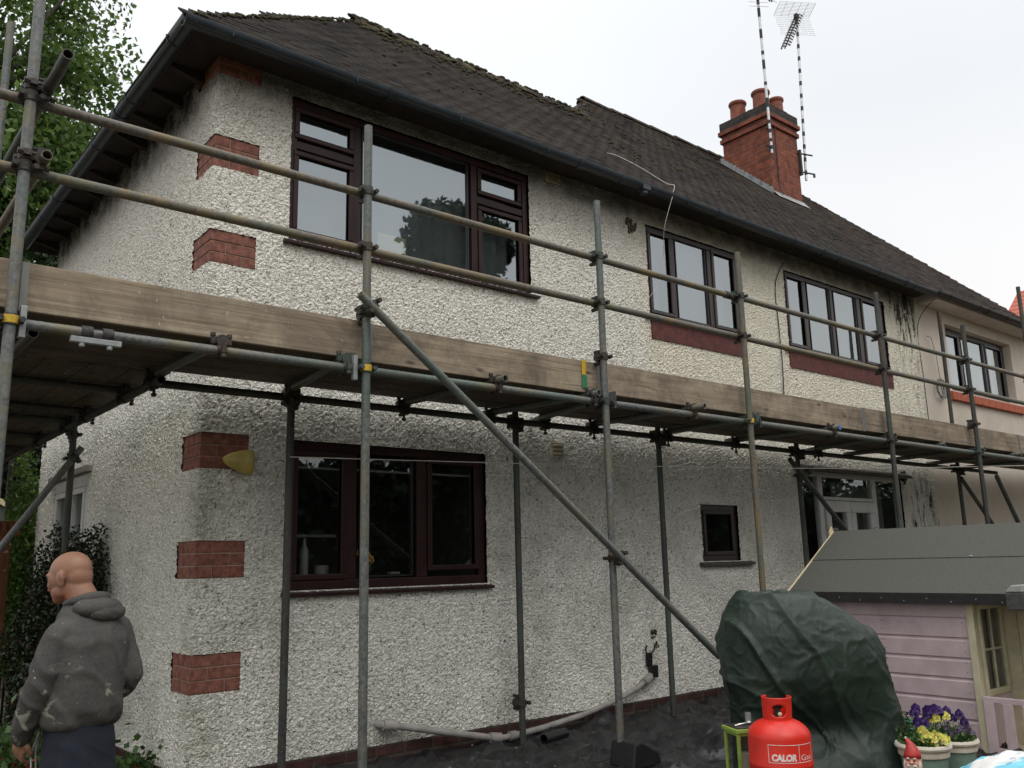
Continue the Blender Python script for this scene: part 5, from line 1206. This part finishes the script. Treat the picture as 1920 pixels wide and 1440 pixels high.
# plastic sack at the lower right edge
xs = np.linspace(-.30, .34, 60); ys = np.linspace(-.24, .24, 46); SC = Vector((1.42, -4.12, .0)); mb = MB(); 
def sack(u, v, side):
    e = max(0, 1-abs(u)**3.2)**.5 * max(0, 1-abs(v)**3.2)**.5
    return .085*e
P0 = []
n_, m_ = 56, 40
for j in range(m_+1):
    for i in range(n_+1):
        u = -1+2*i/n_; v = -1+2*j/m_; z = .0 + sack(u, v, 1) + .008*fbm((u*2, v*2, 0), 2.2, 4); q = SC + vr*u*.30 + (vc)*v*.22; P0.append((q.x, q.y, .645 + z + .03*u))
for j in range(m_+1):
    for i in range(n_+1):
        u = -1+2*i/n_; v = -1+2*j/m_; q = SC + vr*u*.30 + (vc)*v*.22; P0.append((q.x, q.y, .640 + .03*u - .09*sack(u, v, 1)/.085))
W_ = n_+1; O = W_*(m_+1); fs = []
for j in range(m_):
    for i in range(n_): a = j*W_+i; fs.append((a, a+1, a+W_+1, a+W_)); fs.append((O+a+W_, O+a+W_+1, O+a+1, O+a))
for i in range(n_): fs += [(i, O+i, O+i+1, i+1), (m_*W_+i+1, O+m_*W_+i+1, O+m_*W_+i, m_*W_+i)]
for j in range(m_): fs += [(j*W_, (j+1)*W_, O+(j+1)*W_, O+j*W_), (j*W_+n_, O+j*W_+n_, O+(j+1)*W_+n_, (j+1)*W_+n_)]
mb = MB(); mb.add(P0, fs)
t = NT('printed plastic sack'); f = t.noise(5.2, 3, .5, 1.0); t.set(t.mix(t.ramp(t.noise(23, 3), [(.62, 0.), (.66, .8)]), t.mix(t.ramp(f, [(.50, 0.), (.56, 1.)]), (.78, .77, .74), (.18, .55, .68)), (.16, .30, .45)), .35, 0, .5).bump(t.noise(16, 4), .3, .01)
top('plastic_sack', mb, t.m, 'white plastic sack with pale blue print resting on a stand at the lower right edge', 'sack', smooth=60)
mb = MB(); 
q = SC; mb.box((q.x-.30, q.y-.24, .50), (q.x+.34, q.y+.24, .535))
for sx in (-.26, .28):
    for sy in (-.20, .16): mb.box((q.x+sx, q.y+sy, gh(q.x, q.y)-.02), (q.x+sx+.04, q.y+sy+.04, .50))
top('low_table', mb, simple('grey table timber', (.12, .10, .08), .8), 'low timber table under the plastic sack', 'table', bevel=.004)

# ================================================================== the man
PZ = gh(-.85, -1.05)
PC = Vector((-.835, -1.045, 0)); Fd = Vector((-.42, .906, 0)).normalized(); Rd = Vector((Fd.y, -Fd.x, 0))   # faces away, turned a little to the left
def W(r, f, z): return PC + Rd*r + Fd*f + Vector((0, 0, z))
man = thing('person', 'bald man seen from behind in paint spattered charcoal hooded top and navy trousers', 'person', (PC.x, PC.y, PZ))
MP = Matrix(((Rd.x, Fd.x, 0, PC.x), (Rd.y, Fd.y, 0, PC.y), (0, 0, 1, 0), (0, 0, 0, 1)))
def eloft(mb, rings, n=28, e=2.3):
    """rings: (centre r,f,z, half width, half depth, tilt forward) stacked ellipses"""
    vs = []
    for (r, f, z, a, b, tl) in rings:
        for i in range(n):
            t_ = 2*math.pi*i/n; ca, sa = math.cos(t_), math.sin(t_); q = (abs(ca)**e + abs(sa)**e)**(-1/e)
            vs.append(W(r + a*q*ca, f + b*q*sa, z + tl*b*q*sa))
    m = len(rings); fs = [(k*n+i, k*n+(i+1) % n, (k+1)*n+(i+1) % n, (k+1)*n+i) for k in range(m-1) for i in range(n)] + [tuple(range(n))[::-1], tuple((m-1)*n+i for i in range(n))]
    mb.add(vs, fs)
def limb(mb, pts, rad, n=16):
    # densify the chain so that the joints bend smoothly
    P = [W(*p) for p in pts]; Q = []; Rr = []
    for i in range(len(P)-1):
        p0 = P[max(i-1, 0)]; p1 = P[i]; p2 = P[i+1]; p3 = P[min(i+2, len(P)-1)]
        for k in range(6):
            t = k/6; Q.append(.5*((2*p1) + (p2-p0)*t + (2*p0-5*p1+4*p2-p3)*t*t + (3*p1-p0-3*p2+p3)*t**3)); Rr.append(rad[i]*(1-t) + rad[i+1]*t)
    Q.append(P[-1]); Rr.append(rad[-1]); mb.poly(Q, Rr, n); mb.ell(P[0], (rad[0],)*3, 14, 10); mb.ell(P[-1], (rad[-1],)*3, 14, 10)
# hooded top
mb = MB()
eloft(mb, [(0, .02, .742, .142, .108, 0), (0, .02, .765, .160, .122, 0), (0, .015, .82, .172, .134, 0), (0, .01, .92, .172, .134, 0), (0, .0, 1.02, .176, .126, 0), (0, -.005, 1.10, .180, .118, 0), (0, .0, 1.155, .160, .106, .1), (0, .012, 1.20, .128, .09, .15), (0, .03, 1.245, .092, .075, .2), (0, .045, 1.275, .074, .068, .25)])
mb.ell(W(-.132, .0, 1.128), (.062, .06, .062), 16, 12); mb.ell(W(.132, .0, 1.128), (.062, .06, .062), 16, 12)
LE, LWp = (-.188, .035, .925), (-.168, .160, .715)
RE, RWp = (.205, -.03, .925), (.175, .15, .80)
limb(mb, [(-.145, .0, 1.13), (-.172, .01, 1.03), LE, (-.192, .100, .815), LWp], [.060, .057, .053, .049, .040])
limb(mb, [(.145, .0, 1.13), (.182, -.015, 1.03), RE, (.20, .065, .855), RWp], [.060, .057, .053, .048, .038])
for p, a, b in ((W(-.0, -.060, 1.235), (.100, .045, .040), 0), (W(-.055, -.03, 1.24), (.05, .05, .032), 0), (W(.055, -.03, 1.24), (.05, .05, .032), 0)):
    mb.ell(p, a, 20, 12, Matrix(((Rd.x, Fd.x, 0), (Rd.y, Fd.y, 0), (0, 0, 1))))
me = baked(mb, [('REMESH', dict(mode='VOXEL', voxel_size=.0085)), ('SMOOTH', dict(iterations=5))])
EL = W(*LE); ER = W(*RE)
def hood_fold(co, no):
    x, y, z = float(co[0]), float(co[1]), float(co[2]); q = Vector((x, y, z)); d = 0
    for e_, s in ((EL, 1), (ER, 1)):
        k = math.exp(-((q-e_).length/.08)**2); d += k*.005*math.sin(70*(z*.7 + q.x*.5) + 3.5*mnoise.noise(q*11))
    k = math.exp(-((z-.79)/.05)**2); d += k*.004*math.sin(44*(x*.8+y*.6) + 3*mnoise.noise(q*6) + z*30)
    a = 1 - abs(mnoise.noise(Vector((x*5, y*5, z*2.6+2)))); d += .040*max(0, a-.72)
    a = 1 - abs(mnoise.noise(Vector((x*7+z*4, y*7-z*3, z*4+8)))); d += .028*max(0, a-.75)
    return d + .0012*mnoise.noise(q*60)
fold(me, hood_fold)
t = NT('charcoal sweatshirt'); x, y, z = t.xyz()
f = t.noise(7, 5, .7); base = t.mix(t.ramp(t.noise(240, 2), [(.35, 0.), (.65, 1.)]), (.052, .051, .050), (.105, .102, .098)); base = t.mix(t.ramp(f, [(.4, 0.), (.7, .6)]), base, (.12, .115, .10))
sp = t.noise(38, 3, .6); base = t.mix(t.ramp(sp, [(.70, 0.), (.715, .7)]), base, (.50, .48, .40))
sp2 = t.noise(15, 4, .6, .5, t.mapping(loc=(.35, .1, .22))); lowm = t.rangem(z, 1.05, .88)
base = t.mix(t.math('MULTIPLY', t.ramp(sp2, [(.60, 0.), (.66, .75)]), lowm), base, (.38, .37, .29))
t.set(base, .95, 0, .1).bump(t.noise(300, 2), .35, .002); m_hood = t.m
hoodie = obj('hooded_top', me, m_hood, man, smooth=True)
# hood rolled behind the neck
mb = MB(); P = []; Rr = []
for k in range(25):
    a = R(-150 + 300*k/24); P.append(W(.080*math.sin(a), .035 - .080*math.cos(a), 1.262 + .018*math.cos(a))); Rr.append(.018 + .012*max(0, math.cos(a)))
mb.poly(P, Rr, 14); mb.ell(W(0.02, -.082, 1.215), (.100, .040, .042), 20, 12, Matrix(((Rd.x, Fd.x, 0), (Rd.y, Fd.y, 0), (0, 0, 1))))
me = baked(mb, [('REMESH', dict(mode='VOXEL', voxel_size=.006)), ('SMOOTH', dict(iterations=4))])
fold(me, lambda co, no: .005*(1-abs(mnoise.noise(Vector((float(co[0])*13, float(co[1])*13, float(co[2])*26))))) - .006)
sub('hood', me, m_hood, hoodie, smooth=True)
# trousers
mb = MB()
eloft(mb, [(0, .015, .46, .148, .118, 0), (0, .012, .56, .155, .125, 0), (0, .015, .68, .150, .118, 0), (0, .02, .79, .135, .10, 0)])
for s in (-1, 1): limb(mb, [(s*.088, .01, .50), (s*.10, .02, .28), (s*.105, .02, .08), (s*.11, .0, -.12), (s*.115, -.01, -.235)], [.097, .086, .070, .062, .056])
me = baked(mb, [('REMESH', dict(mode='VOXEL', voxel_size=.01)), ('SMOOTH', dict(iterations=4))])
fold(me, lambda co, no: .016*max(0, 1-abs(mnoise.noise(Vector((float(co[0])*6, float(co[1])*6, float(co[2])*4))))-.7) + .01*max(0, 1-abs(mnoise.noise(Vector((float(co[0])*9+float(co[2])*9, float(co[1])*9, float(co[2])*5))))-.75))
obj('trousers', me, simple('navy work trousers', (.010, .013, .026), .85, 0, .4, 9, .4, 200), man, smooth=True)
mb = MB(); mb.poly([W(-.10, .14, .72), W(-.125, .15, .64), W(-.115, .145, .50)], .0045, 6); mb.poly([W(-.10, .14, .72), W(-.10, .155, .64), W(-.09, .15, .52)], .0045, 6); obj('drawcord', mb, simple('white cord', (.55, .55, .55), .8), man, smooth=True)
# body: head, neck, hands joined into one skin mesh
HC = W(-.040, .100, 1.372)                                   # the head is turned further left than the shoulders
hf = Vector((-.68, .73, 0)).normalized(); hr = Vector((hf.y, -hf.x, 0)); tilt = R(-13)
MH = Matrix(((hr.x, hf.x, 0, HC.x), (hr.y, hf.y, 0, HC.y), (0, 0, 1, HC.z), (0, 0, 0, 1))) @ Matrix.Rotation(tilt, 4, 'X') @ Matrix.Scale(1.0, 4)
mb = MB()
def he(c, r, n=24, m=16): mb.ell(MH @ Vector(c), r, n, m, MH.to_3x3())
he((0, -.010, .028), (.073, .094, .082)); he((0, .030, .0), (.066, .064, .075)); he((0, -.040, -.005), (.066, .060, .070)); he((0, .040, -.055), (.054, .050, .052)); he((0, .060, -.082), (.034, .030, .026))
he((0, .088, -.022), (.012, .018, .028), 12, 8); he((0, .100, -.034), (.013, .013, .011), 12, 8)
for s in (-1, 1):
    he((s*.028, .072, -.020), (.022, .018, .022), 12, 8); he((s*.028, .074, .026), (.026, .014, .010), 12, 8); he((s*.042, .026, -.054), (.020, .038, .032), 12, 8)
    he((s*.074, -.002, -.014), (.009, .021, .034), 14, 10); he((s*.081, -.012, -.000), (.0075, .014, .024), 12, 8)
he((0, .080, -.060), (.022, .012, .006), 12, 8); he((0, .079, -.071), (.020, .012, .007), 12, 8)
limb(mb, [(-.005, .03, 1.18), (-.008, .035, 1.26), (-.030, .070, 1.33)], [.064, .064, .062], 20)
def hand(mb, wr, d, palm_n, side):
    """wr wrist point, d direction of the fingers, palm_n normal of the palm"""
    wr = Vector(wr); d = Vector(d).normalized(); nn = Vector(palm_n); nn = (nn - d*nn.dot(d)).normalized(); a = d.cross(nn)*side
    Mh = Matrix(((a.x, d.x, nn.x), (a.y, d.y, nn.y), (a.z, d.z, nn.z)))
    mb.poly([wr - d*.05, wr + d*.01], [.028, .026], 12); mb.ell(wr + d*.048, (.040, .052, .016), 16, 12, Mh)
    for i, (off, ln_) in enumerate(((-.030, .062), (-.010, .072), (.011, .078), (.031, .070))):
        b = wr + d*.085 + a*off; c1 = b + d*ln_*.42 + nn*.010; c2 = c1 + d*ln_*.25 + nn*.020; c3 = c2 + d*ln_*.06 + nn*.022; mb.poly([b - d*.02, b, c1, c2, c3], [.0105, .010, .0092, .0085, .007], 10); mb.ell(c3, (.007,)*3, 8, 6)
    b = wr + d*.028 + a*.034; mb.poly([b - a*.014, b + a*.012 + d*.02 + nn*.008, b + a*.018 + d*.044 + nn*.020, b + a*.016 + d*.062 + nn*.028], [.014, .0125, .011, .008], 10); mb.ell(b + a*.016 + d*.062 + nn*.028, (.008,)*3, 8, 6)
hand(mb, W(*LWp) + Fd*.0 + Vector((0, 0, .012)), (W(*LWp)-W(-.192, .10, .815)) + Vector((0, 0, -.06)), Rd, 1)
hand(mb, W(*RWp) + Fd*.015 - Vector((0, 0, .01)), (W(*RWp)-W(.20, .065, .855)) + Vector((0, 0, -.06)), -Rd, -1)
# a thin bar of flesh inside the sleeves keeps head, arms and hands one continuous body
for s, E_, Wp in ((-1, LE, LWp), (1, RE, RWp)): limb(mb, [(s*.0, .02, 1.17), (s*.12, .0, 1.12), E_, Wp], [.032, .030, .026, .022], 12)
eloft(mb, [(0, .02, .50, .10, .07, 0), (0, .01, .8, .10, .07, 0), (0, .0, 1.05, .11, .07, 0), (0, .03, 1.2, .08, .05, 0)], 20)
for s in (-1, 1): limb(mb, [(s*.07, .01, .52), (s*.10, .02, .12), (s*.115, -.01, -.25), (s*.12, .03, -.28)], [.06, .045, .035, .03], 12)
me = baked(mb, [('REMESH', dict(mode='VOXEL', voxel_size=.0042)), ('SMOOTH', dict(iterations=9))])
t = NT('skin'); f = t.noise(16, 4, .6); cc_ = t.mix(t.ramp(f, [(.35, 0.), (.7, .7)]), (.29, .148, .092), (.35, .182, .118))
red_ = t.n('ShaderNodeVectorMath', operation='DISTANCE'); t.l(t.co, red_.inputs[0]); red_.inputs[1].default_value = tuple(W(-.03, .09, 1.27))
cc_ = t.mix(t.rangem(red_.outputs['Value'], .10, .05, 0, .45), cc_, (.42, .12, .08))
cc_ = t.mix(t.ramp(t.noise(260, 2), [(.5, 0.), (.62, .35)]), cc_, (.20, .12, .085)); t.set(cc_, .48, 0, .4, Subsurface_Weight=.12, Subsurface_Scale=.01).bump(t.noise(140, 3), .12, .002)
bod = obj('body', me, t.m, man, smooth=True)
for s in (-1, 1):
    mb = MB(); mb.ell(MH @ Vector((s*.029, .072, .008)), (.0120, .010, .0095), 12, 8); sub('eye', mb, simple('eye white', (.6, .58, .55), .2) if s < 0 else bpy.data.materials['eye white'], bod, smooth=True)
# short grey stubble round the back of the head
for s in (-1, 1):
    mb = MB(); c = W(s*.118, .05, PZ+.045); mb.ell(c, (.05, .13, .045), 18, 12, Matrix(((Rd.x, Fd.x, 0), (Rd.y, Fd.y, 0), (0, 0, 1)))); mb.poly([W(s*.116, -.01, PZ+.05), W(s*.115, -.015, PZ+.13)], [.05, .055], 16); obj('boot', mb, simple('tan work boot', (.10, .06, .03), .8, 0, .4, 20, .3) if s < 0 else bpy.data.materials['tan work boot'], man, smooth=True)

# ================================================================== vegetation
def tree(name, label, base, h, crown_c, crown_r, nl, size, mat, bark, clumps=60, group=None, seed=1, lean=(0, 0), cat='tree', ragged=.35, flat=.7):
    random.seed(seed); t_ = thing(name, label, cat, base, group); b = Vector(base); cc = Vector(crown_c)
    tr = MB(); topp = Vector((cc.x+lean[0], cc.y+lean[1], cc.z + crown_r[2]*.45)); P = [b, b.lerp(topp, .35) + Vector((.1, .05, 0)), b.lerp(topp, .7), topp]; r0 = h*.028; tr.poly(P, [r0*1.25, r0*.9, r0*.5, r0*.12], 12)
    cl = []
    for k in range(clumps):
        d = Vector((random.gauss(0, 1), random.gauss(0, 1), random.gauss(0, 1))).normalized(); q = random.random()**.4; rr = 1 + ragged*(mnoise.noise(d*1.9 + Vector((seed, 0, 0))))*1.6
        p = Vector((cc.x + d.x*crown_r[0]*q*rr, cc.y + d.y*crown_r[1]*q*rr, cc.z + d.z*crown_r[2]*q*rr)); cl.append(p)
        s0 = b.lerp(topp, random.uniform(.35, .95)); mid = s0.lerp(p, .5) + Vector((0, 0, -.06*h*.2)); tr.poly([s0, mid, p], [r0*.30, r0*.16, r0*.04], 6)
    obj('trunk', tr, bark, t_, smooth=True)
    rg = np.random.default_rng(seed); pts = []
    per = nl//clumps
    for p in cl:
        s = np.mean(crown_r)*rg.uniform(.13, .30); q = rg.normal(size=(per, 3)); q /= np.linalg.norm(q, axis=1)[:, None]; q *= (rg.random(per)**.45)[:, None]*np.array([s*1.25, s*1.25, s*flat]); pts.append(q + np.array(p))
    obj('crown', leaf_mesh(np.concatenate(pts), size, None, .62, 'crown'), mat, t_); return t_
m_bark = simple('bark', (.06, .05, .04), .95, 0, .5, 14, .8)
m_maple = leaf_mat('fresh green leaves', [(.040, .085, .018), (.10, .18, .036), (.19, .29, .07)], .5, .45)
m_dark = leaf_mat('dark leaves', [(.012, .028, .012), (.025, .05, .018), (.05, .08, .03)], .5, .2)
m_ever = leaf_mat('evergreen foliage', [(.010, .022, .012), (.022, .04, .018), (.035, .055, .022)], .7, .1)
tree('broadleaf_tree', 'tall fresh green broadleaf tree rising behind the house at the left', (-.9, 14.3, -.33), 15, (-1.1, 14.3, 9.6), (4.3, 3.4, 5.9), 120000, .16, m_maple, m_bark, 260, seed=3)
tree('dark_tree', 'dark lower tree behind the side of the house, left background', (.7, 11.4, -.33), 8, (.2, 11.4, 3.9), (2.3, 1.8, 3.4), 40000, .13, m_dark, m_bark, 90, seed=5)
# trees and hedge on the far side of the garden, seen only as reflections in the windows
tree('conifer', 'tall narrow dark conifer across the garden, mirrored in the big bedroom window', (12.9, -14.6, .07), 12.6, (12.7, -14.6, 7.1), (1.7, 1.7, 5.3), 80000, .26, m_ever, m_bark, 150, seed=11, ragged=.12)
tree('round_tree', 'bushy tree across the garden opposite the kitchen window', (6.2, -15.5, .07), 7.5, (6.2, -15.5, 4.4), (3.2, 2.2, 2.9), 16000, .25, m_ever, m_bark, 70, 'bushy trees across the garden', seed=12)
tree('round_tree', 'second bushy tree across the garden further along', (19, -15.5, .07), 6.5, (19, -15.5, 3.6), (4.2, 2.2, 2.6), 15000, .25, m_ever, m_bark, 70, 'bushy trees across the garden', seed=13)
P = []
for i in range(60000): x = rng.uniform(-8, 60); P.append((x, -14 + rng.uniform(-.5, .9)*1, rng.uniform(0, 4.3 + .5*math.sin(x*1.3) + .3*math.sin(x*3.1))))
hg = thing('hedge', 'clipped dark hedge along the far side of the garden', 'hedge', (9, -14, .07)); obj('foliage', leaf_mesh(P, .26, None, .7), m_ever, hg); mb = MB(); mb.box((-8, -14.4, 0), (60, -13.7, 3.7)); obj('core', mb, m_ever, hg)
# holly-like bush by the side wall
def bush(name, label, c, r, n, size, mats, cat='shrub', seed=2, stems=10):
    random.seed(seed); rg = np.random.default_rng(seed); t_ = thing(name, label, cat, (c[0], c[1], gh(c[0], c[1]))); k = len(mats)
    st = MB()
    for i in range(stems):
        a = random.uniform(0, 6.28); q = Vector((c[0]+math.cos(a)*r[0]*.7, c[1]+math.sin(a)*r[1]*.7, c[2]+r[2]*random.uniform(.2, .8))); st.poly([(c[0]+.1*math.cos(a), c[1]+.1*math.sin(a), gh(c[0], c[1])), ((c[0]+q.x)/2, (c[1]+q.y)/2, q.z*.5), q], [.014, .009, .004], 6)
    obj('stems', st, m_bark, t_)
    for j, (mt_, fr) in enumerate(mats):
        nn = int(n*fr); q = rg.normal(size=(nn, 3)); q /= np.linalg.norm(q, axis=1)[:, None]
        rad = (rg.random(nn)**.35); wob = np.array([1 + .28*mnoise.noise(Vector(v)*2.6 + Vector((seed, 0, 0))) for v in q]); q = q*(rad*wob)[:, None]*np.array(r) + np.array(c)
        obj('foliage', leaf_mesh(q, size, None, .55), mt_, t_)
    return t_
m_holly = leaf_mat('dark holly leaves', [(.010, .022, .008), (.025, .045, .015), (.06, .075, .035)], .35, .08)
m_plum = leaf_mat('plum young leaves', [(.06, .018, .02), (.10, .035, .03), (.05, .03, .02)], .4, .2)
bush('holly_bush', 'dark glossy bush with plum tips against the side wall behind the man', (-.24, 1.95, .62), (.40, .50, 1.08), 42000, .034, [(m_holly, .9), (m_plum, .1)], seed=4)
bush('low_shrub', 'low dark shrub spilling over the path below the man', (-.66, 1.4, .02), (.33, .55, .42), 9000, .036, [(m_holly, .85), (m_plum, .15)], seed=8)
bush('climber', 'bright green climbing plant on the far corner of the side wall', (-.10, 4.55, 1.45), (.17, .30, 1.15), 6500, .055, [(leaf_mat('lime green leaves', [(.06, .13, .02), (.12, .22, .04), (.20, .30, .07)], .45, .35), 1)], 'climbing plant', 6)
bush('low_shrub', 'small shrub with dark leaves beyond the timber post at the left edge', (-.95, 4.6, .45), (.45, .5, .75), 7000, .05, [(m_holly, .8), (m_dark, .2)], seed=9)
m_ger = leaf_mat('red petals', [(.55, .03, .03), (.70, .06, .05)], .5, .2)
for gx0, gy0, lb, nn_ in ((-.10, .55, 'red geranium at the foot of the side wall by the brick plinth', 3), (-1.02, -.62, 'red geranium left of the man at the bottom edge', 4)):
    g0 = gh(gx0, gy0); t_ = thing('geranium', lb, 'flower', (gx0, gy0, g0), 'red geraniums along the side path'); P = rng.normal(size=(500, 3))*np.array([.09, .10, .10]) + np.array([gx0, gy0, g0+(.38 if gy0 > 0 else .82)]); st = MB(); bl = []
    for i in range(12): q = P[i]; st.poly([(gx0, gy0, g0), ((gx0+q[0])/2, (gy0+q[1])/2, g0+.2), tuple(q)], .004, 5)
    obj('stems', st, m_lfg, t_); obj('foliage', leaf_mesh(P, .05, (0, 0, .6), .9), m_lfg, t_)
    for i in range(nn_): q = np.array([gx0+random.gauss(0, .05), gy0+random.gauss(0, .06), g0+(.44 if gy0 > 0 else .86)+random.uniform(0, .06)]); obj('bloom', leaf_mesh(q + rng.normal(size=(34, 3))*.014, .022, None, .9), m_ger, t_)

# ================================================================== left background: timber frame, shed, garage
tf = thing('timber_frame', 'orange brown timber post and beam frame at the left edge', 'timber frame', (-.5, 2.9, -.33)); m_tim = wood_mat('orange brown timber', (.085, .032, .014), (.19, .075, .032), 2, .6, True, .7)
for x, y in ((-.52, 2.95), (-.62, 3.9)): mb = MB(); mb.box((x-.05, y-.05, -.33), (x+.05, y+.05, 1.70)); obj('post', mb, m_tim, tf, bevel=.006)
mb = MB(); mb.box((-1.9, 2.92, 1.70), (-.40, 2.99, 1.82)); obj('beam', mb, m_tim, tf, bevel=.006)
mb = MB()
for i in range(11): mb.box((-1.9+i*.12, 2.99, -.2), (-1.79+i*.12, 3.01, 1.68))
obj('boarding', mb, wood_mat('dark stained boarding', (.020, .012, .008), (.05, .028, .016), 2), tf)
sh = thing('garden_shed', 'small brown shed with a felt roof and cream barge board in the left background', 'shed', (-.3, 8.6, -.33))
mb = MB(); mb.box((-1.4, 8.2, -.33), (.62, 10, 1.95)); obj('wall', mb, wood_mat('shed boards', (.07, .035, .02), (.14, .07, .035), 0), sh)
mb = MB(); mb.prism([(-1.5, 1.95), (.74, 2.02), (.70, 2.10), (-.05, 2.52), (-.45, 2.40), (-1.5, 2.36)], 8.1, 10.1, 1); rfs = obj('roof', mb, m_felt, sh)
mb = MB(); mb.prism([(-.05, 2.50), (.76, 2.03), (.76, 2.10), (-.05, 2.58)], 8.06, 8.095, 1); mb.prism([(-1.5, 1.96), (.74, 1.96), (.74, 2.01), (-1.5, 2.01)], 8.06, 8.095, 1); mb.box((-.09, 8.05, 2.5), (-.04, 8.09, 2.68)); sub('barge_board', mb, simple('cream barge board', (.55, .45, .27), .7, 0, .2), rfs)
gr = thing('distant_bungalow', 'low brick bungalow with red brown eaves, left background behind the climber', 'bungalow', (0, 17, -.33))
mb = MB(); mb.box((-6, 17, -.33), (2.0, 22, 3.6)); obj('wall', mb, brick_mat('garage brick', (.16, .07, .045), (.11, .05, .035), (.12, .11, .09)), gr)
mb = MB(); mb.prism([(16.6, 3.62), (16.6, 3.95), (19.5, 5.8), (22.4, 3.95), (22.4, 3.62)], -6.3, 2.3, 0); rg_ = obj('roof', mb, simple('brown bungalow roof', (.16, .07, .035), .8, 0, .3, 3, .3), gr)
mb = MB(); mb.box((-6.3, 16.52, 3.55), (2.3, 16.59, 3.8)); sub('fascia', mb, simple('red brown fascia', (.12, .035, .02), .6), rg_)
# distant red roofed house beyond the right end of the terrace
dh = thing('red_roofed_house', 'distant house with a bright red tiled roof beyond the right end of the dark roof', 'house', (29, 2, 0))
mb = MB(); mb.box((26, -3.5, 0), (34, 5.5, 6.5)); obj('wall', mb, brick_mat('distant brick', (.28, .10, .06), (.22, .08, .05), (.2, .18, .15)), dh)
m_dr = simple('red roof tiles', (.30, .075, .045), .8, 0, .3, 4, .3); t = NT('red pantiles'); wv = t.n('ShaderNodeTexWave'); wv.inputs['Scale'].default_value = 1.6; wv.inputs['Distortion'].default_value = .3; wv.bands_direction = 'Z'; t.l(t.co, wv.inputs['Vector']); t.set(t.mix(t.ramp(wv.outputs[0], [(.1, .8), (.3, 0.)]), (.42, .10, .055), (.14, .04, .03)), .8); m_dr = t.m
mb = MB(); mb.prism([(25.4, 6.4), (34.6, 6.4), (30, 10.1)], -3.9, 5.9, 1); obj('roof', mb, m_dr, dh)
mb = MB(); mb.box((25.97, 0, 3.8), (26.02, 1.6, 5.0)); dw = obj('window', mb, m_white, dh); mb = MB(); mb.box((25.955, .08, 3.9), (25.965, 1.52, 4.9)); sub('pane', mb, m_glass_dark, dw)
# white van parked beyond the bush, glimpsed between leaves
def fence_panel():
    fp = thing('boundary_fence', 'dark weathered boundary fence behind the left shrubs', 'fence', (-3, 7.2, -.33)); 
    for i in range(4):
        mb = MB(); x = -4.6 + i*1.75; mb.box((x, 7.15, -.33), (x+.09, 7.24, 1.5)); obj('post', mb, m_tim, fp)
        if i < 3:
            mb = MB()
            for k in range(12): mb.box((x+.09, 7.18+.006*(k % 2), -.25+k*.14), (x+1.75, 7.20+.006*(k % 2), -.25+k*.14+.15))
            obj('panel', mb, m_deck, fp)
fence_panel()
random.seed(7)
for _o in []:                 # nothing may be left without a material or a kind
    if _o.parent is None and 'label' not in _o and _o.type == 'MESH' and 'kind' not in _o: _o['kind'] = 'structure'
